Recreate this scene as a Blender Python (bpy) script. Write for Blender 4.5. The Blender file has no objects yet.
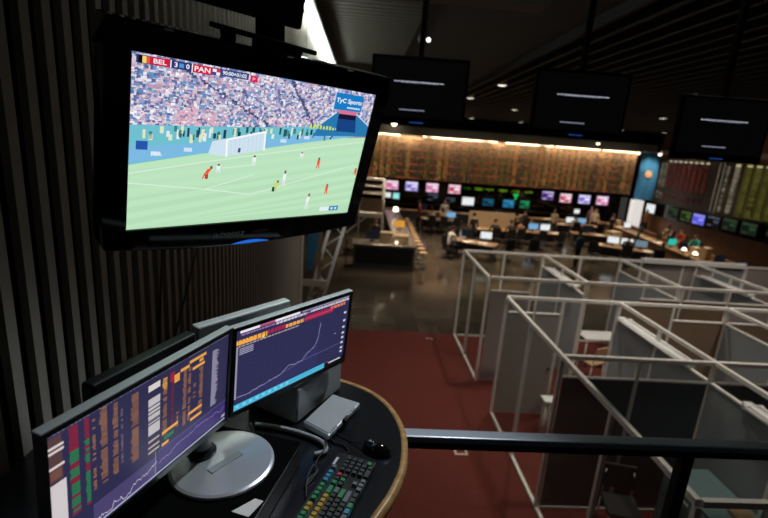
import bpy, bmesh, math, random
from mathutils import Vector, Matrix
random.seed(7)
H = 4.9                      # the camera's height above the hall floor; heights below are given from the camera
SC = bpy.context.scene
COL = SC.collection
PI = math.pi

# ---------------------------------------------------------------- materials
def S(r, g, b):
    f = lambda c: (c/255/12.92 if c/255 <= .04045 else ((c/255+.055)/1.055)**2.4)
    return (f(r), f(g), f(b))

def mat(name, rgb, rough=.6, metal=0, var=.12, scale=6, bump=0, spec=.5, coat=0):
    m = bpy.data.materials.new(name); m.use_nodes = True
    nt = m.node_tree; b = nt.nodes['Principled BSDF']
    b.inputs['Roughness'].default_value = rough; b.inputs['Metallic'].default_value = metal
    b.inputs['Specular IOR Level'].default_value = spec; b.inputs['Coat Weight'].default_value = coat
    tc = nt.nodes.new('ShaderNodeTexCoord'); nz = nt.nodes.new('ShaderNodeTexNoise')
    nz.inputs['Scale'].default_value = scale; nz.inputs['Detail'].default_value = 4
    nt.links.new(tc.outputs['Object'], nz.inputs['Vector'])
    mx = nt.nodes.new('ShaderNodeMix'); mx.data_type = 'RGBA'
    mx.inputs[6].default_value = (*[c*(1-var) for c in rgb], 1); mx.inputs[7].default_value = (*[min(1, c*(1+var)) for c in rgb], 1)
    nt.links.new(nz.outputs['Fac'], mx.inputs[0]); nt.links.new(mx.outputs[2], b.inputs['Base Color'])
    if bump:
        bp = nt.nodes.new('ShaderNodeBump'); bp.inputs['Strength'].default_value = bump; bp.inputs['Distance'].default_value = .01
        nt.links.new(nz.outputs['Fac'], bp.inputs['Height']); nt.links.new(bp.outputs['Normal'], b.inputs['Normal'])
    return m

def emit(name, rgb, s):
    m = bpy.data.materials.new(name); m.use_nodes = True
    b = m.node_tree.nodes['Principled BSDF']; b.inputs['Base Color'].default_value = (*[c*.3 for c in rgb], 1)
    b.inputs['Emission Color'].default_value = (*rgb, 1); b.inputs['Emission Strength'].default_value = s
    return m

def screen_mat(name, s=1.0, rough=.35, spec=.3):
    m = bpy.data.materials.new(name); m.use_nodes = True
    nt = m.node_tree; b = nt.nodes['Principled BSDF']; b.inputs['Base Color'].default_value = (.004, .004, .005, 1)
    b.inputs['Roughness'].default_value = rough; b.inputs['Specular IOR Level'].default_value = spec
    a = nt.nodes.new('ShaderNodeAttribute'); a.attribute_name = 'Col'
    nt.links.new(a.outputs['Color'], b.inputs['Emission Color']); b.inputs['Emission Strength'].default_value = s
    return m

def glass_mat(name, tint=.9, rough=.03):
    m = bpy.data.materials.new(name); m.use_nodes = True
    nt = m.node_tree; nt.nodes.remove(nt.nodes['Principled BSDF'])
    t = nt.nodes.new('ShaderNodeBsdfTransparent'); t.inputs[0].default_value = (tint*.97, tint, tint*.985, 1)
    g = nt.nodes.new('ShaderNodeBsdfGlossy'); g.inputs['Roughness'].default_value = rough; g.inputs['Color'].default_value = (.9, .95, .93, 1)
    lwt = nt.nodes.new('ShaderNodeLayerWeight'); lwt.inputs[0].default_value = .5
    pw = nt.nodes.new('ShaderNodeMath'); pw.operation = 'POWER'; pw.inputs[1].default_value = 4; nt.links.new(lwt.outputs['Facing'], pw.inputs[0])
    f = nt.nodes.new('ShaderNodeMath'); f.operation = 'MULTIPLY_ADD'; f.inputs[1].default_value = .14; f.inputs[2].default_value = .015; nt.links.new(pw.outputs[0], f.inputs[0])
    mx = nt.nodes.new('ShaderNodeMixShader')
    nt.links.new(f.outputs[0], mx.inputs[0]); nt.links.new(t.outputs[0], mx.inputs[1]); nt.links.new(g.outputs[0], mx.inputs[2])
    nt.links.new(mx.outputs[0], nt.nodes['Material Output'].inputs[0])
    return m

def floor_mat():
    m = mat('polished_dark_floor', (.045, .032, .024), .16, 0, .25, 2.5)
    nt = m.node_tree; b = nt.nodes['Principled BSDF']
    tc = nt.nodes.new('ShaderNodeTexCoord'); br = nt.nodes.new('ShaderNodeTexBrick')
    br.inputs['Scale'].default_value = 1; br.inputs['Brick Width'].default_value = .6; br.inputs['Row Height'].default_value = .6
    br.inputs['Mortar Size'].default_value = .004; br.offset = 0
    br.inputs['Color1'].default_value = (.085, .07, .055, 1); br.inputs['Color2'].default_value = (.058, .047, .038, 1); br.inputs['Mortar'].default_value = (.012, .01, .009, 1)
    nt.links.new(tc.outputs['Object'], br.inputs['Vector']); nt.links.new(br.outputs['Color'], b.inputs['Base Color'])
    nz = nt.nodes.new('ShaderNodeTexNoise'); nz.inputs['Scale'].default_value = 3
    nt.links.new(tc.outputs['Object'], nz.inputs['Vector'])
    mr = nt.nodes.new('ShaderNodeMapRange'); mr.inputs[3].default_value = .07; mr.inputs[4].default_value = .2
    nt.links.new(nz.outputs['Fac'], mr.inputs[0]); nt.links.new(mr.outputs[0], b.inputs['Roughness'])
    return m

def wood_mat(name, c1, c2, rough=.35, axis_scale=(3, 30, 30)):
    m = bpy.data.materials.new(name); m.use_nodes = True
    nt = m.node_tree; b = nt.nodes['Principled BSDF']; b.inputs['Roughness'].default_value = rough
    tc = nt.nodes.new('ShaderNodeTexCoord'); mp = nt.nodes.new('ShaderNodeMapping'); mp.inputs['Scale'].default_value = axis_scale
    nz = nt.nodes.new('ShaderNodeTexNoise'); nz.inputs['Scale'].default_value = 1.5; nz.inputs['Detail'].default_value = 6
    cr = nt.nodes.new('ShaderNodeValToRGB'); cr.color_ramp.elements[0].color = (*c1, 1); cr.color_ramp.elements[1].color = (*c2, 1)
    cr.color_ramp.elements[0].position = .35; cr.color_ramp.elements[1].position = .65
    nt.links.new(tc.outputs['Object'], mp.inputs['Vector']); nt.links.new(mp.outputs[0], nz.inputs['Vector'])
    nt.links.new(nz.outputs['Fac'], cr.inputs[0]); nt.links.new(cr.outputs[0], b.inputs['Base Color'])
    return m

M = dict(
 slat=mat('greige_slat', (.42, .395, .33), .6, 0, .08), gap=mat('dark_wall_backing', (.004, .004, .004), .95, 0, .1, 6, 0, .02),
 floor=floor_mat(), carpet=mat('red_carpet', (.125, .031, .025), .95, 0, .22, 30, .3, .1),
 black=mat('black_plastic', (.011, .011, .012), .32), gloss=mat('gloss_black_plastic', (.006, .006, .007), .08, 0, .05),
 matte=mat('matte_black', (.012, .012, .012), .7), darkmetal=mat('dark_metal', (.03, .03, .032), .4, .6),
 silver=mat('silver_plastic', (.55, .58, .57), .4, .15), alu=mat('brushed_aluminium', (.80, .77, .72), .4, .1, .04, 40),
 disc=mat('satin_silver', (.62, .65, .66), .3, .55, .04, 8), desk=mat('black_laminate', (.007, .008, .010), .22, 0, .1, 30),
 wood=wood_mat('oak_edge', (.36, .18, .06), (.55, .31, .11)), pine=wood_mat('light_desk_wood', (.22, .13, .065), (.33, .21, .12), .3),
 brownw=wood_mat('brown_wood_panel', (.13, .058, .024), (.2, .09, .04), .4, (2, 2, .3)),
 grey=mat('grey_plastic', (.30, .33, .33), .5), lightgrey=mat('light_grey_plastic', (.42, .44, .45), .4),
 steel=mat('steel_handrail', (.50, .53, .59), .33, .45, .05), ceiling=mat('dark_ceiling', (.022, .021, .019), .85),
 beam=mat('grey_beam', (.13, .125, .105), .8), baffle=mat('dark_baffle', (.005, .005, .0045), .7),
 panel=mat('grey_partition_panel', (.25, .265, .275), .7, 0, .05), darkpanel=mat('shaded_grey_panel', (.125, .15, .155), .75, 0, .06),  # darker copy of the grey panel, its unlit side put into the colour
 greige=mat('greige_partition_panel', (.31, .275, .255), .7, 0, .05), warmbrown=mat('brown_warm_lit_panel', (.21, .14, .09), .7, 0, .08),  # warm light on grey panels painted as brown; the post is truly brown
 white=mat('white_enamel', (.8, .79, .77), .45, 0, .03), paper=mat('white_paper', (.85, .82, .76), .8, 0, .05),
 glass=glass_mat('clear_glass', .93), blue=mat('blue_cloth', (.035, .19, .35), .8, 0, .2, 3), beige=mat('beige_board', (.46, .35, .23), .7),
 tan=mat('tan_upholstery', (.5, .33, .19), .7), card=mat('beige_cardboard', (.55, .42, .26), .8), teal=mat('teal_grey_metal', (.17, .27, .28), .5),
 skin=mat('skin', (.5, .28, .19), .6), skin2=mat('tan_skin', (.36, .19, .12), .6), hair=mat('dark_hair', (.012, .009, .007), .5), eye=mat('eye_white', (.7, .7, .68), .3),
 trousers=mat('dark_trousers', (.018, .018, .024), .8), shoe=mat('black_shoe', (.01, .01, .01), .4),
 shirt_white=mat('white_shirt', (.72, .72, .7), .8), shirt_blue=mat('blue_shirt', (.05, .13, .22), .8), shirt_dark=mat('dark_shirt', (.02, .02, .025), .8),
 shirt_purple=mat('purple_shirt', (.22, .14, .24), .8), shirt_red=mat('red_shirt', (.5, .08, .05), .8), shirt_brown=mat('brown_shirt', (.28, .12, .06), .8),
 shirt_tan=mat('pale_shirt', (.62, .5, .38), .8), shirt_teal=mat('teal_shirt', (.03, .35, .3), .8),
 chair=mat('black_chair_fabric', (.015, .015, .016), .8), fixture=mat('fixture_white', (.75, .77, .76), .4, .1),
 tube=emit('lit_tube', (.93, 1, .92), 34), led=emit('blue_led', (.02, .16, .8), .8), lamp=emit('warm_lamp', (1, .86, .66), 3.5), coollamp=emit('cool_lamp', (1, .97, .9), 2.2),
 dimled=emit('dim_blue_led', (.02, .09, .4), .5), brightlamp=emit('bright_lamp', (1, .85, .6), 14), washer=emit('warm_washer', (1, .84, .64), 1.3), sun=mat('gold_emblem', (.75, .42, .2), .5), orange=emit('amber_screen', (1, .45, .08), .9),
 scrd=screen_mat('dim_screen', 1.0, .6, 0), scr=screen_mat('lit_screen'), scrg=screen_mat('lit_glossy_screen', 1.0, .2), board=screen_mat('lit_board', 1.0, .7, .1),
 boardbase=mat('brown_board', (.20, .125, .07), .6, 0, .1, .5), boarddark=mat('dark_board', (.035, .03, .025), .5),
 red=mat('red_plastic', (.4, .03, .03), .5), logo=mat('grey_lettering', (.85, .85, .85), .5), logored=mat('dull_red_lettering', (.3, .07, .05), .5),
 cable=mat('black_cable', (.008, .008, .009), .45), greycable=mat('grey_cable', (.33, .35, .35), .5), wcable=mat('white_cable', (.6, .63, .63), .5),
 floorplate=mat('pale_floor_plate', (.6, .5, .42), .5), counter=mat('dark_counter_front', (.075, .078, .085), .35, .2), ctop=mat('steel_counter_top', (.38, .34, .30), .25, .6),
 dirty=mat('scuffed_aluminium', (.74, .74, .71), .45, .15, .5, 22),
 k_black=mat('black_key', (.02, .021, .023), .5), k_green=mat('green_key', (.02, .22, .08), .5), k_yellow=mat('yellow_key', (.45, .30, .04), .5),
 k_blue=mat('blue_key', (.03, .24, .36), .5), k_red=mat('red_key', (.4, .03, .03), .5), k_grey=mat('grey_key', (.13, .14, .15), .5),
)

# ---------------------------------------------------------------- mesh builder
class MB:
    def __init__(s): s.v = []; s.f = []; s.m = []; s.sm = []
    def add(s, vs, fs, m=0, smooth=False):
        b = len(s.v); s.v += [tuple(p) for p in vs]
        for f in fs: s.f.append([b+i for i in f]); s.m.append(m); s.sm.append(smooth)
        return s
    def obox(s, c, ax, ay, az, m=0):       # centre and half-axis vectors
        c, ax, ay, az = map(Vector, (c, ax, ay, az))
        vs = [c+sx*ax+sy*ay+sz*az for sz in (-1, 1) for sy in (-1, 1) for sx in (-1, 1)]
        return s.add(vs, [(0, 2, 3, 1), (4, 5, 7, 6), (0, 1, 5, 4), (2, 6, 7, 3), (0, 4, 6, 2), (1, 3, 7, 5)], m)
    def box(s, x0, x1, y0, y1, z0, z1, m=0):
        return s.obox(((x0+x1)/2, (y0+y1)/2, (z0+z1)/2), ((x1-x0)/2, 0, 0), (0, (y1-y0)/2, 0), (0, 0, (z1-z0)/2), m)
    def bar(s, p, q, w, h, m=0):           # box along p-q
        p, q = Vector(p), Vector(q); d = (q-p); L = d.length; d.normalize()
        up = Vector((0, 0, 1)) if abs(d.z) < .95 else Vector((0, 1, 0))
        sd = d.cross(up).normalized(); up = sd.cross(d)
        return s.obox((p+q)/2, d*L/2, sd*w/2, up*h/2, m)
    def tube(s, pts, r, seg=8, m=0, cap=True):
        pts = [Vector(p) for p in pts]; n = len(pts); rr = r if isinstance(r, (list, tuple)) else [r]*n
        vs = []; ref = None
        for i, p in enumerate(pts):
            t = (pts[min(i+1, n-1)]-pts[max(i-1, 0)]).normalized()
            if ref is None: ref = t.orthogonal().normalized()
            ref = (ref-t*ref.dot(t)).normalized(); bn = t.cross(ref)
            vs += [p+(ref*math.cos(2*PI*k/seg)+bn*math.sin(2*PI*k/seg))*rr[i] for k in range(seg)]
        fs = [(i*seg+k, i*seg+(k+1) % seg, (i+1)*seg+(k+1) % seg, (i+1)*seg+k) for i in range(n-1) for k in range(seg)]
        s.add(vs, fs, m, True)
        if cap: s.add(vs[:seg], [tuple(range(seg))[::-1]], m); s.add(vs[-seg:], [tuple(range(seg))], m)
        return s
    def cyl(s, p, q, r0, r1=None, seg=20, m=0): return s.tube([p, q], [r0, r0 if r1 is None else r1], seg, m)
    def lathe(s, prof, c=(0, 0, 0), seg=32, m=0):
        vs = [(c[0]+r*math.cos(2*PI*k/seg), c[1]+r*math.sin(2*PI*k/seg), c[2]+z) for r, z in prof for k in range(seg)]
        n = len(prof)
        return s.add(vs, [(i*seg+k, i*seg+(k+1) % seg, (i+1)*seg+(k+1) % seg, (i+1)*seg+k) for i in range(n-1) for k in range(seg)]
                     + [tuple(range(seg))[::-1], tuple((n-1)*seg+k for k in range(seg))], m, False)
    def prism(s, poly, z0, z1, m=0):
        n = len(poly); vs = [(x, y, z0) for x, y in poly]+[(x, y, z1) for x, y in poly]
        return s.add(vs, [tuple(range(n))[::-1], tuple(range(n, 2*n))]+[(i, (i+1) % n, n+(i+1) % n, n+i) for i in range(n)], m)
    def ball(s, c, r, m=0, seg=14, rings=9):
        c = Vector(c); rx, ry, rz = r if isinstance(r, (tuple, list)) else (r, r, r)
        vs = [c+Vector((rx*math.sin(PI*i/rings)*math.cos(2*PI*k/seg), ry*math.sin(PI*i/rings)*math.sin(2*PI*k/seg), rz*math.cos(PI*i/rings))) for i in range(rings+1) for k in range(seg)]
        return s.add(vs, [(i*seg+k, (i+1)*seg+k, (i+1)*seg+(k+1) % seg, i*seg+(k+1) % seg) for i in range(rings) for k in range(seg)], m, True)
    def build(s, name, mats, parent=None, loc=(0, 0, 0), rotz=0, bevel=0, smooth=False):
        me = bpy.data.meshes.new(name); me.from_pydata(s.v, [], s.f)
        for m in (mats if isinstance(mats, (list, tuple)) else [mats]): me.materials.append(m)
        me.polygons.foreach_set('material_index', s.m); me.polygons.foreach_set('use_smooth', [smooth or x for x in s.sm])
        bm = bmesh.new(); bm.from_mesh(me); bmesh.ops.remove_doubles(bm, verts=bm.verts, dist=1e-6); bmesh.ops.recalc_face_normals(bm, faces=bm.faces); bm.to_mesh(me); bm.free()
        o = bpy.data.objects.new(name, me); COL.objects.link(o)
        if parent: o.parent = parent; o.location = loc
        else: o.location = (loc[0], loc[1], loc[2]+H)
        o.rotation_euler.z = rotz
        if bevel:
            b = o.modifiers.new('edge', 'BEVEL'); b.width = bevel; b.segments = 2; b.limit_method = 'ANGLE'
        return o

def tag(o, label=None, cat=None, group=None, kind=None):
    if label: o['label'] = label
    if cat: o['category'] = cat
    if group: o['group'] = group
    if kind: o['kind'] = kind
    return o
def thing(name, label, cat, loc=(0, 0, 0), rotz=0, group=None, axes=None):
    o = bpy.data.objects.new(name, None); COL.objects.link(o); o.empty_display_size = .1
    if axes:
        x, y, z = axes; o.matrix_world = Matrix(((x[0], y[0], z[0], loc[0]), (x[1], y[1], z[1], loc[1]), (x[2], y[2], z[2], loc[2]+H), (0, 0, 0, 1)))
    else: o.location = (loc[0], loc[1], loc[2]+H); o.rotation_euler.z = rotz
    return tag(o, label, cat, group)
def struct(o): o['kind'] = 'structure'; return o
def kids(o): return [c for c in bpy.data.objects if c.parent == o]
def copy_tree(o, parent=None):
    c = o.copy(); COL.objects.link(c)
    if parent: c.parent = parent
    for k in kids(o):
        if k != c: copy_tree(k, c)
    return c
def spline(pts, n=8):
    pts = [Vector(p) for p in pts]; out = []
    for i in range(len(pts)-1):
        a, b, c, d = pts[max(i-1, 0)], pts[i], pts[i+1], pts[min(i+2, len(pts)-1)]
        for k in range(n):
            t = k/n; out.append(.5*((2*b)+(c-a)*t+(2*a-5*b+4*c-d)*t*t+(3*b-a-3*c+d)*t**3))
    return out+[pts[-1]]

# a flat lit picture: coloured shapes in layers over each other, in units of the screen (u right, v down, 0..1)
def text_shape(txt, bold=False):
    c = bpy.data.curves.new('t', 'FONT'); c.body = txt; c.resolution_u = 2; c.offset = .02 if bold else 0
    o = bpy.data.objects.new('t', c); COL.objects.link(o); bpy.context.view_layer.update()
    me = bpy.data.meshes.new_from_object(o.evaluated_get(bpy.context.evaluated_depsgraph_get()))
    vs = [tuple(v.co) for v in me.vertices]; fs = [tuple(p.vertices) for p in me.polygons]
    bpy.data.objects.remove(o); bpy.data.curves.remove(c); bpy.data.meshes.remove(me)
    return vs, fs
class Picture:
    def __init__(s, w, h): s.w, s.h = w, h; s.v = []; s.f = []; s.c = []
    def poly(s, pts, col, L=1):
        b = len(s.v); s.v += [((u-.5)*s.w, -L*.00012, (.5-v)*s.h) for u, v in pts]; s.f.append(list(range(b, b+len(pts)))); s.c.append(col)
    def rect(s, u0, v0, u1, v1, col, L=1): s.poly([(u0, v0), (u1, v0), (u1, v1), (u0, v1)], col, L)
    def line(s, pts, wd, col, L=2):
        for (a, b), (c, d) in zip(pts, pts[1:]):
            dx, dy = (c-a)*s.w, (d-b)*s.h; l = math.hypot(dx, dy) or 1; nx, ny = -dy/l*wd/2/s.w, dx/l*wd/2/s.h
            s.poly([(a+nx, b+ny), (c+nx, d+ny), (c-nx, d-ny), (a-nx, b-ny)], col, L)
    def text(s, txt, u, v, width, height, col, L=3, bold=False):
        vs, fs = text_shape(txt, bold); x0 = min(p[0] for p in vs); x1 = max(p[0] for p in vs); y0 = min(p[1] for p in vs); y1 = max(p[1] for p in vs)
        b = len(s.v); s.v += [((u+(p[0]-x0)/(x1-x0)*width-.5)*s.w, -L*.00012, (.5-(v-(p[1]-y0)/(y1-y0)*height))*s.h) for p in vs]
        for f in fs: s.f.append([b+i for i in f]); s.c.append(col)
    def clip(s):
        s.v = [(max(-s.w/2, min(s.w/2, x)), y, max(-s.h/2, min(s.h/2, z))) for x, y, z in s.v]
    def build(s, name, m, parent, loc=(0, 0, 0)):
        s.clip(); me = bpy.data.meshes.new(name); me.from_pydata(s.v, [], s.f); me.materials.append(m)
        at = me.color_attributes.new('Col', 'FLOAT_COLOR', 'CORNER')
        buf = []
        for f, c in zip(s.f, s.c): buf += [c[0], c[1], c[2], 1]*len(f)
        at.data.foreach_set('color', buf)
        o = bpy.data.objects.new(name, me); COL.objects.link(o); o.parent = parent; o.location = loc
        return o
def rnd(a, b): return random.uniform(a, b)
def sc(c, k): return tuple(x*k for x in c)

# ---------------------------------------------------------------- camera
f_px, pit, rol, yaw = 457.89, .24722, .073923, .061967
fw = Vector((math.sin(yaw)*math.cos(pit), math.cos(yaw)*math.cos(pit), -math.sin(pit)))
rt = Vector((math.cos(yaw), -math.sin(yaw), 0)); up = rt.cross(fw)
r2 = math.cos(rol)*rt+math.sin(rol)*up; u2 = -math.sin(rol)*rt+math.cos(rol)*up
cd = bpy.data.cameras.new('camera'); cam = bpy.data.objects.new('camera', cd); COL.objects.link(cam)
cam.matrix_world = Matrix(((r2.x, u2.x, -fw.x, 0), (r2.y, u2.y, -fw.y, 0), (r2.z, u2.z, -fw.z, H), (0, 0, 0, 1)))
cd.sensor_width = 36; cd.lens = f_px/768*36; cd.clip_start = .05; cd.clip_end = 200
cd.dof.use_dof = True; cd.dof.focus_distance = 1.35; cd.dof.aperture_fstop = 2.5
SC.camera = cam

# ---------------------------------------------------------------- the setting
FZ = -4.9; CZ = 2.2
MB().box(-6, 21.6, -2.5, 33.1, -.2, 0).build('floor', M['floor'], loc=(0, 0, FZ))['kind'] = 'structure'
struct(MB().box(-6, 14.5, -2.5, 11.47, 0, .012).build('floor_carpet', M['carpet'], loc=(0, 0, FZ)))
w = MB().box(-1.35, -1.072, -.6, 8.4, FZ, CZ)
struct(w.build('wall_left', M['gap']))
sl = MB(); y = -.55
while y < 8.36:
    sl.box(-1.072, -1.045, y, y+.043, FZ, CZ); y += .105
o = sl.build('wall_slats', M['slat']); struct(o)
struct(MB().box(-1.42, -1.03, 8.4, 8.72, FZ, CZ).build('trim_1', M['slat'], bevel=.01))
struct(MB().box(-1.35, -1.06, 8.72, 14.0, .7, CZ).build('wall_upper_left', M['slat']))
struct(MB().box(-6.2, -6, 8.4, 33.1, FZ, CZ).build('wall_far_left', M['gap']))
struct(MB().box(-6, -1.35, 8.4, 8.6, FZ, CZ).build('wall_return', M['gap']))
struct(MB().box(-6, 21.7, 33, 33.25, FZ, CZ).build('wall_back', M['gap']))
struct(MB().box(21.5, 21.75, -2.5, 33, FZ, CZ).build('wall_right', M['brownw']))
struct(MB().box(-6, 21.7, -2.5, 33.2, CZ, CZ+.15).build('ceiling', M['ceiling']))
rb = MB(); y = .4
while y < 14: rb.box(-1.05, .9, y, y+.09, CZ-.06, CZ); y += .21
struct(rb.build('ceiling_ribs', M['beam']))
bf = MB(); x = 3.6
while x < 21.3: bf.box(x, x+.06, 2, 32.5, CZ-.16, CZ); x += .42
struct(bf.build('ceiling_baffles', M['baffle']))
struct(MB().box(-1.05, 2.2, 6.1, 6.5, CZ-.42, CZ-.06).build('trim_2', M['beam'], bevel=.01))
# gallery slab under desk and handrail (the photograph sees past its edge)
struct(MB().box(-1.05, 3.6, -2.4, 1.82, -2.45, -2.2).build('floor_gallery', M['matte']))
# paler strip over the back board, lit wall put into its colour
struct(MB().box(-5, 21, 32.8, 32.99, .66, 1.25).build('lit_wall_strip', M['beam']))
struct(MB().box(21.25, 21.5, 10, 32.6, .62, .9).build('trim_5', M['slat']))

# ---------------------------------------------------------------- television on its arm
TX = Vector((.7131, .7010, 0)); nh = Vector((.7010, -.7131, 0)); tl = math.radians(14.8)
TN = nh*math.cos(tl)+Vector((0, 0, -math.sin(tl))); TZ = TX.cross(-TN).normalized()
if TZ.z < 0: TZ = -TZ
tv = thing('television', 'large black flat television over the desk showing a live football match', 'television', (-.326, 1.633, -.06), axes=(TX, -TN, TZ))
W_, H_ = .886, .5
h = MB()
for x0, x1, z0, z1 in ((-.503, .503, H_/2, H_/2+.072), (-.503, -W_/2, -H_/2, H_/2), (W_/2, .503, -H_/2, H_/2)): h.box(x0, x1, -.012, .075, z0, z1)
n = 24; top = [(-.503+1.006*i/n) for i in range(n+1)]
low = lambda x: -H_/2-.062-.03*(1-(x/.503)**2)
vs = []
for x in top: vs += [(x, -.012, -H_/2), (x, -.012, low(x)), (x, .075, low(x)), (x, .075, -H_/2)]
fs = []
for i in range(n):
    a = 4*i; b = a+4; fs += [(a, a+1, b+1, b), (a+1, a+2, b+2, b+1), (a+2, a+3, b+3, b+2), (a+3, a, b, b+3)]
fs += [(0, 3, 2, 1), (4*n, 4*n+1, 4*n+2, 4*n+3)]
h.add(vs, fs)
h.build('bezel', M['gloss'], tv, bevel=.006)
MB().box(-.47, .47, .03, .105, -.29, .3).build('back_cover', M['black'], tv, bevel=.02)
led = MB(); pts = [(-.075+.15*i/12) for i in range(13)]
led.prism([(x, low(x)+.006) for x in pts]+[(x, low(x)+.006+.011*math.sin(PI*(i)/12)) for i, x in reversed(list(enumerate(pts)))][1:-1], 0, .004)
lo = led.build('status_light', M['led'], tv, (-.02, -.012, 0)); lo.rotation_euler = (PI/2, 0, 0); tag(lo, 'glowing blue crescent under the screen')
def letters(txt, wd, hg, m, parent, loc, name='lettering'):
    vs, fs = text_shape(txt, True); x0 = min(p[0] for p in vs); x1 = max(p[0] for p in vs); y0 = min(p[1] for p in vs); y1 = max(p[1] for p in vs)
    b = MB(); b.add([((p[0]-x0)/(x1-x0)*wd, 0, (p[1]-y0)/(y1-y0)*hg) for p in vs], fs)
    return b.build(name, m, parent, loc)
letters('ROB007', .118, .017, M['logo'], tv, (-.17, -.0135, -.303))
MB().box(-.02, .045, -.0145, -.012, -.296, -.288).build('model_strip', M['logored'], tv)
for x in (-.36, .02, .28): MB().box(x-.012, x+.012, -.016, -.011, H_/2+.064, H_/2+.069).build('trim_clip', M['alu'], tv)
p = Picture(W_, H_)
PIT = S(190, 228, 192)
p.rect(0, 0, 1, 1, S(186, 226, 190), 0)
for i in range(9):   # mown bands
    a = .42+.075*i
    p.poly([(0, a+.1), (1, a-.15), (1, a-.11), (0, a+.137)], S(189, 229, 191), .5)
p.poly([(0, .8), (1, .55), (1, 1), (0, 1)], S(182, 222, 184), .4)
# stand: crowd
p.poly([(0, 0), (1, 0), (1, .34), (0, .46)], S(120, 128, 172), 1)
pal = [S(226, 226, 240), S(176, 178, 212), S(104, 114, 170), S(214, 190, 210), S(150, 158, 204), S(242, 242, 250), S(100, 108, 158), S(206, 160, 184), S(104, 150, 200), S(224, 206, 216), S(236, 226, 232)]
for j in range(46):
    v = .004+j*.0078
    lim = .37-.0
    for i in range(120):
        u = (i+rnd(-.3, .3))/120
        if v > .375-.09*u: continue
        if abs((u-.555)-(v-.016)*.5) < .006 or abs((u-.16)-(v-.05)*1.25) < .008:  c = S(70, 76, 120)
        else: c = sc(random.choice(pal), rnd(.75, 1.1))
        p.rect(u, v+rnd(-.004, .004), u+rnd(.006, .015), v+rnd(.007, .020), c, 1.5+rnd(0, .5))
for i in range(60):
    u, v = rnd(.13, .3), rnd(.25, .35)
    p.rect(u, v, u+.012, v+.012, sc(S(226, 176, 194), rnd(.85, 1.05)), 2.1)
# boards and pitch edge
p.poly([(0, .375), (.41, .335), (.64, .30), (.82, .285), (1, .29), (1, .32), (.614, .428), (.424, .487), (.238, .52), (0, .6)], S(112, 192, 208), 2.2)
p.poly([(0, .50), (.41, .42), (.62, .37), (1, .29), (1, .318), (.614, .428), (.424, .487), (.238, .517), (0, .59)], S(124, 186, 226), 2.4)
for i in range(70):
    u = rnd(.0, .8); v = .375-.11*u+rnd(.0, .055)
    c = random.choice([S(30, 60, 80), S(230, 235, 240), S(40, 90, 90), S(60, 130, 130), S(225, 230, 190)])
    p.rect(u, v, u+rnd(.006, .012), v+rnd(.03, .055), c, 2.6)
for u, v in ((.08, .53), (.185, .50), (.45, .44), (.56, .41), (.67, .375), (.78, .345), (.86, .325)):
    p.rect(u-.014, v-.012, u+.014, v+.012, S(205, 225, 240), 2.8)
p.text('FIFA', .066, .545, .034, .024, S(240, 246, 255), 3)
p.rect(.02, .46, .055, .51, S(40, 84, 170), 3)
for i in range(9):
    u = .675+.017*i; p.rect(u, .278+rnd(-.01, .01), u+.010, .305, S(206, 226, 90), 3)
# tunnel and sign
p.poly([(.80, .165), (.915, .165), (1.0, .25), (1, .33), (.70, .36), (.717, .279)], S(40, 120, 176), 2.9)
p.line([(.80, .17), (.717, .279)], .004, S(220, 228, 240), 3.2); p.line([(.912, .166), (1.0, .245)], .004, S(220, 228, 240), 3.2)
p.poly([(.812, .18), (.912, .18), (.93, .31), (.815, .31)], S(24, 66, 128), 3.1)
p.rect(.815, .178, .912, .215, S(20, 22, 50), 3.3); p.rect(.81, .15, .915, .178, S(214, 116, 150), 3.2)
p.rect(.776, .03, .935, .15, S(20, 124, 196), 3)
p.line([(.776, .02), (.776, .2)], .003, S(220, 230, 245), 3.1)
p.text('TyC Sports', .785, .107, .145, .042, S(245, 250, 255), 3.4, True)
p.rect(.85, .122, .925, .134, S(190, 220, 245), 3.3)
# lines, goal, players
lw = S(214, 238, 216)
p.line([(0, .65), (.211, .585), (.44, .52), (1, .375)], .0035, lw, 3); p.line([(0, .707), (.259, .755), (.447, .801)], .0035, lw, 3)
p.line([(.259, .755), (.45, .655)], .0035, lw, 3); p.line([(.316, .612), (.45, .585)], .003, lw, 3); p.line([(.447, .802), (.976, .57)], .0035, lw, 3)
p.poly([(.268, .44), (.474, .357), (.479, .48), (.32, .535), (.257, .522)], S(206, 226, 240), 3.1)
p.line([(.327, .535), (.322, .425), (.474, .357), (.479, .485)], .006, S(248, 250, 252), 3.4)
for i in range(1, 9): p.line([(.322+.0168*i, .425-.0075*i), (.326+.0168*i, .53-.006*i)], .001, S(176, 200, 220), 3.2)
def player(u, v0, v1, shirt, lean=0):
    hgt = v1-v0; a = W_/H_
    p.poly([(u-.008+lean, v0+.2*hgt), (u+.008+lean, v0+.2*hgt), (u+.007, v0+.58*hgt), (u-.007, v0+.58*hgt)], shirt, 3.6)
    p.poly([(u-.007, v0+.55*hgt), (u+.000, v0+.55*hgt), (u-.004-lean*.6, v1), (u-.008-lean*.6, v1)], sc(shirt, .9), 3.6)
    p.poly([(u+.000, v0+.55*hgt), (u+.007, v0+.55*hgt), (u+.009-lean*.2, v1), (u+.004-lean*.2, v1)], sc(shirt, .9), 3.6)
    p.rect(u-.0045+lean*1.4, v0, u+.0045+lean*1.4, v0+.2*hgt, S(120, 80, 60), 3.7)
RD, WH = S(238, 92, 60), S(238, 244, 246)
player(.258, .6, .685, RD, .012); player(.302, .585, .645, WH); player(.443, .52, .59, WH); player(.661, .485, .53, WH); player(.757, .52, .605, RD)
player(.558, .70, .785, S(214, 214, 90), .006); player(.595, .625, .745, WH); player(.834, .735, .82, RD); player(.738, .81, .945, WH, .003); player(.988, .60, .66, RD)
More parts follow.
